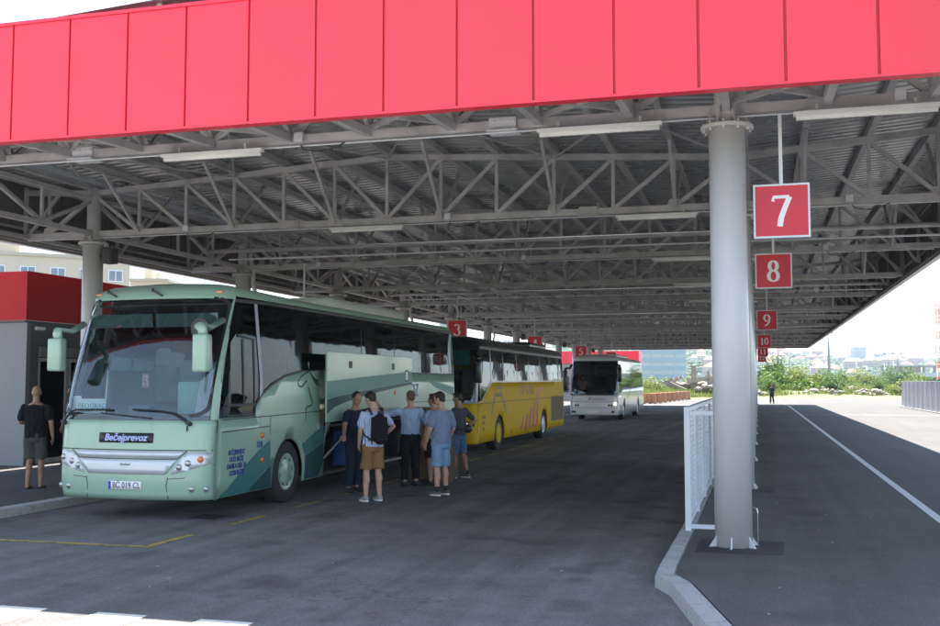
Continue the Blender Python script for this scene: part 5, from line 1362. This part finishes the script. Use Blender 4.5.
# ------------------------------------------------------------------ pallets of bricks
brick = mat('brick_stack', (.42, .22, .13), .9, var=.25, scale=6); wood = mat('pallet_wood', (.30, .21, .12), .9, var=.2, scale=8)
pal = None
for k in range(9):
    x, y = -9.75+.17*k, 97+3.6*k
    if pal is None:
        pal = thing('brick_pallet', 'stack of reddish bricks on a wooden pallet, nearest of the row past the white bus', 'pallet', (x, y, 0), 0, 'brick pallets beyond the canopy')
        part('bricks', brick, pal, lambda bm: [box(bm, -.55+i*.37, -.55+i*.37+.34, -.5+j*.34, -.5+j*.34+.32, .15+q*.21, .15+q*.21+.195) for i in range(3) for j in range(3) for q in range(4)])
        part('pallet', wood, pal, lambda bm: [box(bm, -.6, .6, -.6+i*.25, -.6+i*.25+.14, .10, .14) for i in range(5)]+[box(bm, a-.05, a+.05, -.6, .54, 0, .099) for a in (-.5, 0, .5)])
    else: copy_tree(pal, (x, y, 0), random.uniform(-.05, .05), 'stack of reddish bricks on a wooden pallet in the row past the white bus' if k < 8 else 'stack of reddish bricks on a wooden pallet, farthest of the row past the white bus')

# ------------------------------------------------------------------ vegetation and rubble beyond the yard
def leafmat(name, c, c2):
    m, nt, b = new_mat(name); tc = nt.nodes.new('ShaderNodeTexCoord'); n = nt.nodes.new('ShaderNodeTexNoise'); n.inputs['Scale'].default_value = 1.1; n.inputs['Detail'].default_value = 5
    r = nt.nodes.new('ShaderNodeValToRGB'); r.color_ramp.elements[0].position = .35; r.color_ramp.elements[1].position = .65; r.color_ramp.elements[0].color = (*c, 1); r.color_ramp.elements[1].color = (*c2, 1)
    nt.links.new(tc.outputs['Object'], n.inputs['Vector']); nt.links.new(n.outputs['Fac'], r.inputs['Fac']); nt.links.new(r.outputs['Color'], b.inputs['Base Color'])
    b.inputs['Roughness'].default_value = .6; b.inputs['Specular IOR Level'].default_value = .25
    tl = nt.nodes.new('ShaderNodeBsdfTranslucent'); nt.links.new(r.outputs['Color'], tl.inputs['Color']); mx = nt.nodes.new('ShaderNodeMixShader'); mx.inputs[0].default_value = .35
    nt.links.new(b.outputs[0], mx.inputs[1]); nt.links.new(tl.outputs[0], mx.inputs[2]); nt.links.new(mx.outputs[0], nt.nodes['Material Output'].inputs['Surface'])
    return m
LM = [leafmat('leaf_green', (.07, .13, .025), (.14, .21, .05)), leafmat('leaf_yellow_green', (.13, .18, .035), (.22, .25, .07)), leafmat('leaf_dark_green', (.04, .085, .025), (.08, .14, .035))]
bark = mat('bark', (.12, .09, .06), .95, var=.3)
def leaves(bm, c, r, n, size, rnd, shell=.55):
    for _ in range(n):
        while True:
            v = Vector((rnd.uniform(-1, 1), rnd.uniform(-1, 1), rnd.uniform(-1, 1)))
            if shell < v.length < 1: break
        p = Vector(c)+Vector((v.x*r[0], v.y*r[1], v.z*r[2])); a = Vector((rnd.gauss(0, 1), rnd.gauss(0, 1), rnd.gauss(0, 1))).normalized(); b = a.orthogonal().normalized()
        q = a.cross(b); s = size*rnd.uniform(.6, 1.4)
        bm.faces.new([bm.verts.new(p+b*s*.5), bm.verts.new(p+q*s*.28+a*.05*s), bm.verts.new(p-b*s*.5), bm.verts.new(p-q*s*.28)])
def bush_mesh(seed, tall=1.0, n=2400, size=.17):
    rnd = random.Random(seed); bm = B()
    for k in range(9):
        a = rnd.uniform(0, 6.28); d = rnd.uniform(0, 1.0); z = rnd.uniform(.35, 1.5)*tall
        rr = rnd.uniform(.4, .75); leaves(bm, (d*math.cos(a), d*math.sin(a), z*(1-.25*d)), (rr, rr, rr*.8*tall), n//9, size, rnd)
    me = bpy.data.meshes.new('foliage'); bm.to_mesh(me); bm.free(); return me
BM_ = [bush_mesh(i, (1, 1.3, .8, 1.6)[i % 4]) for i in range(6)]
for i, me in enumerate(BM_): me.materials.append(LM[(0, 1, 2, 0, 1, 2)[i]])
stem_me = []
def shrub(x, y, s, k, label, group, zs=1.0):
    t = thing('shrub', label, 'shrub', (x, y, -.05), random.uniform(0, 6.28), group); t.scale = (s*1.25, s*1.25, s*zs)
    o = bpy.data.objects.new('foliage', BM_[k]); COL.objects.link(o); o.parent = t
    if not stem_me:
        bm = B(); tube(bm, [(0, 0, 0), (.05, 0, .5), (0, .1, 1.1)], [.06, .045, .02], 6); tube(bm, [(0, 0, .2), (.4, .1, .9)], [.04, .02], 6); tube(bm, [(0, 0, .15), (-.35, -.2, .8)], [.04, .02], 6)
        m_ = bpy.data.meshes.new('stems'); bm.to_mesh(m_); bm.free(); m_.materials.append(bark); stem_me.append(m_)
    o = bpy.data.objects.new('stems', stem_me[0]); COL.objects.link(o); o.parent = t
rnd = random.Random(11)
def at(u, d):  # direction of a photo column at a given distance, for laying out the far field
    th = math.radians(15.613); xc = (u-470)/1030*d; return (-d*math.sin(th)+xc*math.cos(th), d*math.cos(th)+xc*math.sin(th))
for i in range(52):   # front row right of the columns
    u = rnd.uniform(766, 905); d = rnd.uniform(128, 165); x, y = at(u, d); 
    shrub(x, y, rnd.uniform(.5, 1.2), rnd.choice([0, 1, 1, 3, 4, 4, 5]), 'low green bush in the overgrown strip beyond the yard, right of the columns', 'bushes beyond the yard')
for u, d, s, k, lb in ((786, 133, 2.1, 0, 'tall rounded green bush just right of the distant walking person'), (779, 140, 1.9, 3, 'green bush behind the distant walking person'), (800, 135, 1.8, 1, 'bright green bush third from the columns'), (935, 118, 1.8, 2, 'dark green bush behind the sheet fence at the right edge'), (925, 122, 1.7, 0, 'green bush rising above the near end of the sheet fence'), (912, 132, 1.4, 1, 'bright bush where the sheet fence ends'), (896, 130, 1.1, 4, 'low bush left of the sheet fence'), (762, 145, 2.6, 2, 'dark green tree-like bush beside the farthest column')):
    x, y = at(u, d); shrub(x, y, s, k, lb, 'bushes beyond the yard')
for i in range(20):   # left gap
    u = rnd.uniform(640, 712); d = rnd.uniform(136, 160); x, y = at(u, d)
    shrub(x, y, rnd.uniform(.9, 1.5), rnd.choice([1, 4, 0, 1]), 'yellow-green bush beyond the yard behind the brick pallets', 'bushes behind the brick pallets', .9)
for i in range(16):
    u = rnd.uniform(380, 640); d = rnd.uniform(125, 165); x, y = at(u, d)
    shrub(x, y, rnd.uniform(1.0, 1.8), rnd.randrange(6), 'green bush far behind the parked buses on the left', 'bushes behind the buses')
for i in range(30):
    u = rnd.uniform(800, 990); d = rnd.uniform(160, 230); x, y = at(u, d)
    shrub(x, y, rnd.uniform(1.1, 2.0), rnd.randrange(6), 'green bush in the second row of overgrowth below the distant cranes', 'bushes in the second row')
# mounded rough ground and grass
bm = B(); NX, NY = 120, 26; grid = []
for j in range(NY+1):
    row = []
    for i in range(NX+1):
        x = -90+170*i/NX; y = 122.5+60*j/NY+.03*x
        z = .0+1.3*max(0, min(1, (y-124)/14))*(.55+.6*noise.noise(Vector((x*.09, y*.09, 0))))+.25*noise.noise(Vector((x*.5, y*.5, 3)))
        row.append(bm.verts.new((x, y, z-.12 if j == 0 else z)))
    grid.append(row)
for j in range(NY):
    for i in range(NX): bm.faces.new((grid[j][i], grid[j][i+1], grid[j+1][i+1], grid[j+1][i]))
obj('rough_ground', bm, mat('dry_soil_and_grass', (.17, .14, .085), .95, var=.2, scale=.5, col2=(.10, .13, .04)), None, True, 'structure')
bm = B(); rg = random.Random(5)
for _ in range(34000):
    u = rg.choice((rg.uniform(640, 715), rg.uniform(755, 950), rg.uniform(755, 950), rg.uniform(380, 640))); d = rg.uniform(124.5, 168); x, y = at(u, d)
    z = .1+1.3*max(0, min(1, (y-124)/14))*(.55+.6*noise.noise(Vector((x*.09, y*.09, 0))))+.25*noise.noise(Vector((x*.5, y*.5, 3)))
    h = rg.uniform(.2, .65); a = rg.uniform(0, 3.14); w_ = .07; dx, dy = w_*math.cos(a), w_*math.sin(a); l1, l2 = rg.uniform(-.2, .2), rg.uniform(-.2, .2)
    if noise.noise(Vector((x*.22, y*.22, 9))) < -.12: continue
    bm.faces.new([bm.verts.new((x-dx, y-dy, z-.15)), bm.verts.new((x+dx, y+dy, z-.15)), bm.verts.new((x+l1, y+l2, z+h))])
obj('grass', bm, LM[1], kind='stuff')
conc = mat('rubble_concrete', (.27, .235, .20), .95, var=.2, scale=2, bump=.4, bscale=6)
def rock(bm, c, s, rnd):
    ret = bmesh.ops.create_icosphere(bm, subdivisions=2, radius=1); f = Vector((rnd.random()*9, 0, 0)); sc = (s*rnd.uniform(.7, 1.4), s*rnd.uniform(.7, 1.3), s*rnd.uniform(.4, .8))
    for v in ret['verts']:
        k = 1+.35*noise.noise(v.co*1.6+f); v.co = Vector((v.co.x*sc[0]*k, v.co.y*sc[1]*k, v.co.z*sc[2]*k))+Vector(c)
rr_ = random.Random(3)
for cu, d, n, sp, lb in ((823, 127, 26, 3.2, 'pile of grey broken rocks among the bushes right of centre'), (868, 126, 22, 3.0, 'brownish heap of stones and soil near the end of the sheet fence'), (853, 134, 14, 2.6, 'low stone heap behind the grey rock pile'), (803, 133, 6, 1.0, 'small pale rocks beside the tall rounded bush'), (757, 126, 12, 1.2, 'small earth and stone heap beside the farthest columns')):
    x, y = at(cu, d); bm = B()
    for k in range(n):
        q = rr_.gauss(0, .45); rock(bm, (x+q*sp, y+rr_.uniform(-1, 1), .45+max(0, 1-abs(q))*rr_.uniform(.0, 1.0)), rr_.uniform(.18, .5), rr_)
    tag(obj('rock_pile', bm, conc), lb, 'rocks', 'rock piles beyond the yard')
# collapsed concrete beams
x0, y0 = at(690, 140)
t = thing('demolition_rubble', 'heap of collapsed pale concrete beams and slabs above the bushes', 'rubble', (x0, y0, 0))
for k in range(24):
    a = Vector((rr_.uniform(-4.6, 5.5), rr_.uniform(-1.5, 1.5), rr_.uniform(1.2, 2.3))); ang = rr_.choice((.6, .45, -.5, .15, -.2)); l_ = rr_.uniform(1.6, 3.6)
    bm = B(); beam(bm, a, a+Vector((l_*math.cos(ang), rr_.uniform(-.5, .5), l_*math.sin(ang)*.8)), rr_.uniform(.25, .5), rr_.uniform(.25, .45)); obj('concrete_beam', bm, conc, t)
part('concrete_post', conc, t, lambda bm: box(bm, .1, .8, -.3, .3, 1, 4.3)); part('concrete_post', conc, t, lambda bm: box(bm, 2.2, 2.5, -.2, .2, 1, 3.6))
bm = B()
for k in range(40): rock(bm, (rr_.uniform(-5, 6), rr_.uniform(-2, 2), rr_.uniform(.6, 1.9)), rr_.uniform(.3, .8), rr_)
obj('rubble_mound', bm, conc, t)

# ------------------------------------------------------------------ buildings far off
cream = mat('cream_plaster', (.52, .46, .36), .85, var=.05, scale=.3); trim = mat('cream_cornice', (.42, .38, .31), .8); wglass = mat('far_window_glass', (.16, .20, .26), .2, var=.2)
def block(name, label, u0, u1, d, h, depth, rows, cols, m, wm, ytop=None, group=None, winh=1.5, winw=1.4, top=True, roof=None, skew=0):
    x0, y0 = at(u0, d); x1, y1 = at(u1, d+skew); L_ = math.hypot(x1-x0, y1-y0)
    t = thing(name, label, 'building', (x0, y0, 0), math.atan2(y1-y0, x1-x0), group)
    part('wall', m, t, lambda bm: box(bm, 0, L_, 0, depth, -1, h))
    part('parapet', trim if m is cream else m, t, lambda bm: box(bm, -.15, L_+.15, -.15, depth+.15, h+.003, h+.35))
    st = h/rows
    for r in range(rows):
        for c_ in range(cols):
            xx = L_*(c_+.5)/cols; zz = h-st*(r+.55)
            f = part('window', M['white_paint'], t, lambda bm: [box(bm, xx-winw/2-.1, xx+winw/2+.1, -.06, .02, zz-winh/2-.1, zz-winh/2), box(bm, xx-winw/2-.1, xx+winw/2+.1, -.06, .02, zz+winh/2, zz+winh/2+.1), box(bm, xx-winw/2-.1, xx-winw/2, -.06, .02, zz-winh/2, zz+winh/2), box(bm, xx+winw/2, xx+winw/2+.1, -.06, .02, zz-winh/2, zz+winh/2), box(bm, xx-.04, xx+.04, -.05, .02, zz-winh/2, zz+winh/2)])
            part('pane', wm, f, lambda bm: box(bm, xx-winw/2, xx+winw/2, -.02, -.005, zz-winh/2, zz+winh/2))
    return t, L_
t, L_ = block('apartment_building', 'long cream apartment building behind the left kiosk', -120, 128, 95, 14.4, 12, 5, 8, cream, wglass, winh=1.0, winw=1.25, skew=10)
part('roof_house', cream, t, lambda bm: box(bm, L_*.36, L_*.53, 1, 6, 14.76, 16.6))
part('rain_pipe', trim, t, lambda bm: box(bm, L_*.78, L_*.78+.15, -.15, -.01, 1, 13.2))
t, L_ = block('apartment_building', 'smaller cream building with chimneys right of the long cream block', 128.8, 166, 118, 13.6, 12, 5, 5, cream, wglass, winh=1.3, winw=1.3)
part('chimney', cream, t, lambda bm: box(bm, 1.0, 1.8, 2, 3, 14, 15.2) and box(bm, 2.3, 2.8, 2, 3, 14, 14.9))
def strip_building(name, label, u0, u1, d, h, m, m2, n, wcols):
    x0, y0 = at(u0, d); x1, y1 = at(u1, d); L_ = math.hypot(x1-x0, y1-y0)
    t = thing(name, label, 'building', (x0, y0, 0), math.atan2(y1-y0, x1-x0)); part('wall', m, t, lambda bm: box(bm, 0, L_, 0, 14, -1, h))
    for k in range(n): part('window_band', m2, t, lambda bm: box(bm, .3, L_-.3, -.12, -.01, h*(k+.25)/n, h*(k+.80)/n))
    for k in range(wcols): part('mullion', m, t, lambda bm: box(bm, L_*(k+1)/(wcols+1)-.1, L_*(k+1)/(wcols+1)+.1, -.18, -.125, 0, h))
pale = mat('pale_cladding', (.36, .42, .50), .5); bglass = mat('blue_glass_band', (.24, .33, .46), .4, .1)
strip_building('office_building', 'long pale blue glass office building behind the rubble', 640, 686, 330, 13.2, pale, bglass, 5, 3)
strip_building('tower_block', 'pale blue tower block between the left columns', 439, 453, 300, 24.0, pale, bglass, 9, 3)
strip_building('office_building', 'second pale office building far behind the white bus', 545, 600, 380, 12.0, pale, bglass, 3, 4)

# hills with houses and trees, kilometres away
hillm = mat('wooded_hill', (.045, .075, .035), .95, var=.35, scale=.012, col2=(.10, .12, .06))
def hh(a, d):   # a = photo column
    k = max(0, min(1, (d-900)/900)); base = 74 if a < 560 else (74-(a-560)*.085 if a < 860 else 48-(a-860)*.06)
    return base*(k**.8)*(1+.16*noise.noise(Vector((a*.013, d*.001, 0)))+.05*noise.noise(Vector((a*.06, 0, 2))))-2
bm = B(); grid = []
cols_ = list(range(-260, 1300, 12)); ds = [900, 1050, 1200, 1350, 1500, 1650, 1800, 2100]
for d in ds:
    row = []
    for u in cols_:
        x, y = at(u, d); row.append(bm.verts.new((x, y, hh(u, min(d, 1800)))))
    grid.append(row)
for j in range(len(ds)-1):
    for i in range(len(cols_)-1): bm.faces.new((grid[j][i], grid[j][i+1], grid[j+1][i+1], grid[j+1][i]))
obj('hills', bm, hillm, None, True, 'structure')
# tree clumps on the slope, one mass
rh = random.Random(21); bm = B(); ico = B(); bmesh.ops.create_icosphere(ico, subdivisions=1, radius=1); ico.verts.index_update()
ICO_V = [v.co.copy() for v in ico.verts]; ICO_F = [[v.index for v in f.verts] for f in ico.faces]; ico.free(); WV, WF = [], []
for _ in range(6500):
    u = rh.uniform(380, 980); d = rh.uniform(930, 1780); x, y = at(u, d); z = hh(u, d); s = rh.uniform(1.8, 4.6)
    jit = [Vector((v.x*s*rh.uniform(.8, 1.2), v.y*s, s*.5+v.z*s*rh.uniform(.6, 1.1))) for v in ICO_V]; b0 = len(WV)
    WV.extend([(x+p.x, y+p.y, z+p.z) for p in jit]); WF.extend([tuple(b0+i for i in f) for f in ICO_F])
WM = bpy.data.meshes.new('woodland'); WM.from_pydata(WV, [], WF); bm.free(); bm = WM
obj('woodland', bm, LM[2], kind='stuff')
hw = [mat('house_wall_white', (.62, .60, .56), .8), mat('house_wall_cream', (.55, .47, .36), .8), mat('house_wall_pink', (.50, .36, .30), .8)]; hrf = mat('tile_roof_red', (.32, .13, .09), .85, var=.2)
protos = []
for k in range(4):
    t = thing('hill_house', 'small pale house with a reddish roof on the hazy hillside', 'house', (0, 0, 0), 0, 'houses on the distant hills')
    w_, d_, h_ = ((10, 8, 6), (14, 9, 8), (19, 10, 10), (9, 8, 5.5))[k]
    part('wall', hw[k % 3], t, lambda bm: box(bm, -w_/2, w_/2, -d_/2, d_/2, -3, h_))
    bm = B(); q = [bm.verts.new(p) for p in ((-w_/2-.6, -d_/2-.6, h_), (w_/2+.6, -d_/2-.6, h_), (w_/2+.6, d_/2+.6, h_), (-w_/2-.6, d_/2+.6, h_), (-w_/2+3, 0, h_+3.6), (w_/2-3, 0, h_+3.6))]
    for f in ((0, 1, 5, 4), (2, 3, 4, 5), (1, 2, 5), (3, 0, 4), (3, 2, 1, 0)): bm.faces.new([q[i] for i in f])
    obj('roof', bm, hrf if k != 2 else trim, t)
    for r in range(max(1, int(h_/3.5))): part('window', wglass, t, lambda bm: [box(bm, -w_/2+1.5+i*3.2, -w_/2+3+i*3.2, -d_/2-.05, -d_/2-.01, 1.2+r*3.3, 2.7+r*3.3) for i in range(int((w_-2)/3.2))])
    protos.append(t)
used = set()
for i in range(85):
    u = rh.uniform(690, 960) if i < 62 else rh.uniform(440, 640); d = rh.uniform(960, 1750); x, y = at(u, d); k = rh.randrange(4); z = hh(u, d)+1
    rz = rh.uniform(-.6, .9)+.27
    if k not in used: used.add(k); protos[k].location = (x, y, z); protos[k].rotation_euler = (0, 0, rz)
    else: copy_tree(protos[k], (x, y, z), rz)
for k in range(4):
    if k not in used: bpy.data.objects.remove(protos[k])
# tower on the ridge
for u, w_, h_, lb in ((858, 20, 26, 'grey high-rise on the ridge of the distant hills'), (880, 13, 17, 'smaller hazy high-rise on the ridge right of the taller one')):
    x, y = at(u, 1700); t = thing('tower_block', lb, 'building', (x, y, hh(u, 1700)-4), .27); part('wall', pale, t, lambda bm: box(bm, -w_/2, w_/2, -8, 8, 0, h_)); [part('window_band', bglass, t, lambda bm: box(bm, -w_/2+1, w_/2-1, -8.1, -8.02, 4+q*4, 6+q*4)) for q in range(int(h_/4)-1)]

# masts, poles, cranes, viaduct at mid distance
pm = mat('galvanised_mast', (.22, .23, .25), .5, .2); cw = mat('crane_white', (.42, .43, .43), .5); crd = mat('crane_red', (.55, .12, .08), .5)
def mast(u, d, h, rad, label, arm=True, name='lamp_mast', cat='mast', group=None, m=pm):
    x, y = at(u, d); t = thing(name, label, cat, (x, y, 0), .27, group)
    bm = B(); lathe(bm, [(rad, 0), (rad*.6, h)], 10); obj('pole', bm, m, t, True)
    if arm: part('arm', m, t, lambda bm: box(bm, -1.2, 1.2, -.08, .08, h-.3, h-.12) and box(bm, -1.3, -.7, -.12, .12, h-.12, h+.1) and box(bm, .7, 1.3, -.12, .12, h-.12, h+.1))
mast(828.5, 255, 14.4, .42, 'tall pale catenary mast, tallest right of centre', True)
mast(778, 255, 11.2, .30, 'pale light mast seen just below the far corner of the canopy', False)
mast(789, 300, 11.0, .26, 'second pale mast below the far corner of the canopy', False)
mast(888, 250, 9.2, .22, 'lamp mast right of the white crane boom'); mast(897, 250, 9.2, .26, 'lamp mast just right of its twin near the crane')
for i, u in enumerate((810, 816, 826, 834, 842, 856, 866, 884, 893)):
    mast(u, 240, 6.0+(i % 3)*.5, .10, 'thin dark railway post in the row behind the bushes', False, 'railway_post', 'post', 'railway posts behind the bushes', M['steel'])
def lattice(bm, a, b, w_, n):
    a, b = Vector(a), Vector(b); d = (b-a).normalized(); s = d.orthogonal().normalized()*w_/2; u_ = d.cross(s)
    c_ = [s+u_, s-u_, -s-u_, -s+u_]
    for o_ in c_: beam(bm, a+o_, b+o_, w_*.16)
    for k in range(n):
        p, q = a.lerp(b, k/n), a.lerp(b, (k+1)/n)
        for i in range(4): beam(bm, p+c_[i], q+c_[(i+1) % 4], w_*.10)
x, y = at(882, 260); t = thing('mobile_crane', 'white mobile crane with a long raised lattice boom beyond the bushes', 'crane', (x, y, 0), .27)
bm = B(); lattice(bm, (0, 0, 2.5), (-3.4, 0, 12.4), .7, 14); obj('boom', bm, cw, t); part('cab', cw, t, lambda bm: box(bm, -1, 2.5, -1.2, 1.2, .9, 2.6, .1)); part('crawler', M['black'], t, lambda bm: box(bm, -1.8, 3, -1.5, 1.5, 0, .85, .2))
x, y = at(938.5, 265); t = thing('tower_crane', 'red and white tower crane mast at the right edge of the photo', 'crane', (x, y, 0), .27)
for k in range(9): bm = B(); lattice(bm, (0, 0, k*1.9), (0, 0, (k+1)*1.9), 1.0, 3); obj('mast_section', bm, crd if k % 2 else cw, t)
bm = B(); lattice(bm, (-16, 0, 20.4), (9, 0, 20.4), .6, 30); obj('jib', bm, cw, t); bm = B(); lattice(bm, (0, 0, 17.1), (0, 0, 22.4), .8, 5); obj('mast_top', bm, crd, t)
# overhead wires
bm = B(); 
for (ua, za, ub, zb_) in ((700, 14.2, 1000, 14.4), (828, 10.4, 960, 10.2)):
    a, b_ = at(ua, 256), at(ub, 256); n = 20
    tube(bm, [(a[0]+(b_[0]-a[0])*k/n, a[1]+(b_[1]-a[1])*k/n, za+(zb_-za)*k/n-.5*math.sin(math.pi*k/n)) for k in range(n+1)], .03, 4)
tag(obj('overhead_wires', bm, M['steel']), 'thin overhead railway wires strung from the tall catenary mast', 'wires')
# low viaduct / noise wall and construction block
a, b_ = at(700, 400), at(960, 400); ang = math.atan2(b_[1]-a[1], b_[0]-a[0]); L_ = math.hypot(b_[0]-a[0], b_[1]-a[1])
t = thing('viaduct', 'long low grey railway viaduct across the far side behind the bushes', 'bridge', (a[0], a[1], 0), ang)
part('deck', pm, t, lambda bm: box(bm, 0, L_, 0, 8, 3.9, 5.0)); part('parapet', pale, t, lambda bm: box(bm, 0, L_, -.2, -.01, 4.2, 5.8))
for k in range(9): part('pier', pm, t, lambda bm: box(bm, k*L_/9+4, k*L_/9+5.5, 1, 7, 0, 3.89))
a, b_ = at(856, 300), at(898, 300); t = thing('noise_barrier', 'pale white barrier wall behind the bushes below the crane', 'wall', (a[0], a[1], 0), ang)
for k in range(6): part('barrier_panel', cw, t, lambda bm: box(bm, k*2.1, k*2.1+2.0, 0, .2, 0, 3.4-.12*k))
x, y = at(900, 420); t = thing('construction_site', 'grey unfinished building frame with an inner wall at the right behind the bushes', 'building', (x, y, 0), ang)
for k in range(3): part('storey_slab', pm, t, lambda bm: box(bm, -8, 24, 0, 12, k*3.0+2.6, k*3.0+3.0))
for k in range(8): part('pillar', pm, t, lambda bm: box(bm, -7.8+k*4.3, -7+k*4.3, .1, .9, 0, 8.6))
part('brick_wall', trim, t, lambda bm: box(bm, -5, 9, 2, 2.4, 0, 9))

# thin summer haze over the whole place
bm = B(); box(bm, -3000, 3000, -60, 3100, -1.2, 135)
hz, nt, b = new_mat('haze_air'); nt.nodes.remove(b); pv = nt.nodes.new('ShaderNodeVolumePrincipled')
pv.inputs['Density'].default_value = 0.00025; pv.inputs['Color'].default_value = (.40, .48, .58, 1); pv.inputs['Anisotropy'].default_value = .2
nt.links.new(pv.outputs[0], nt.nodes['Material Output'].inputs['Volume'])
obj('haze', bm, hz, kind='stuff')
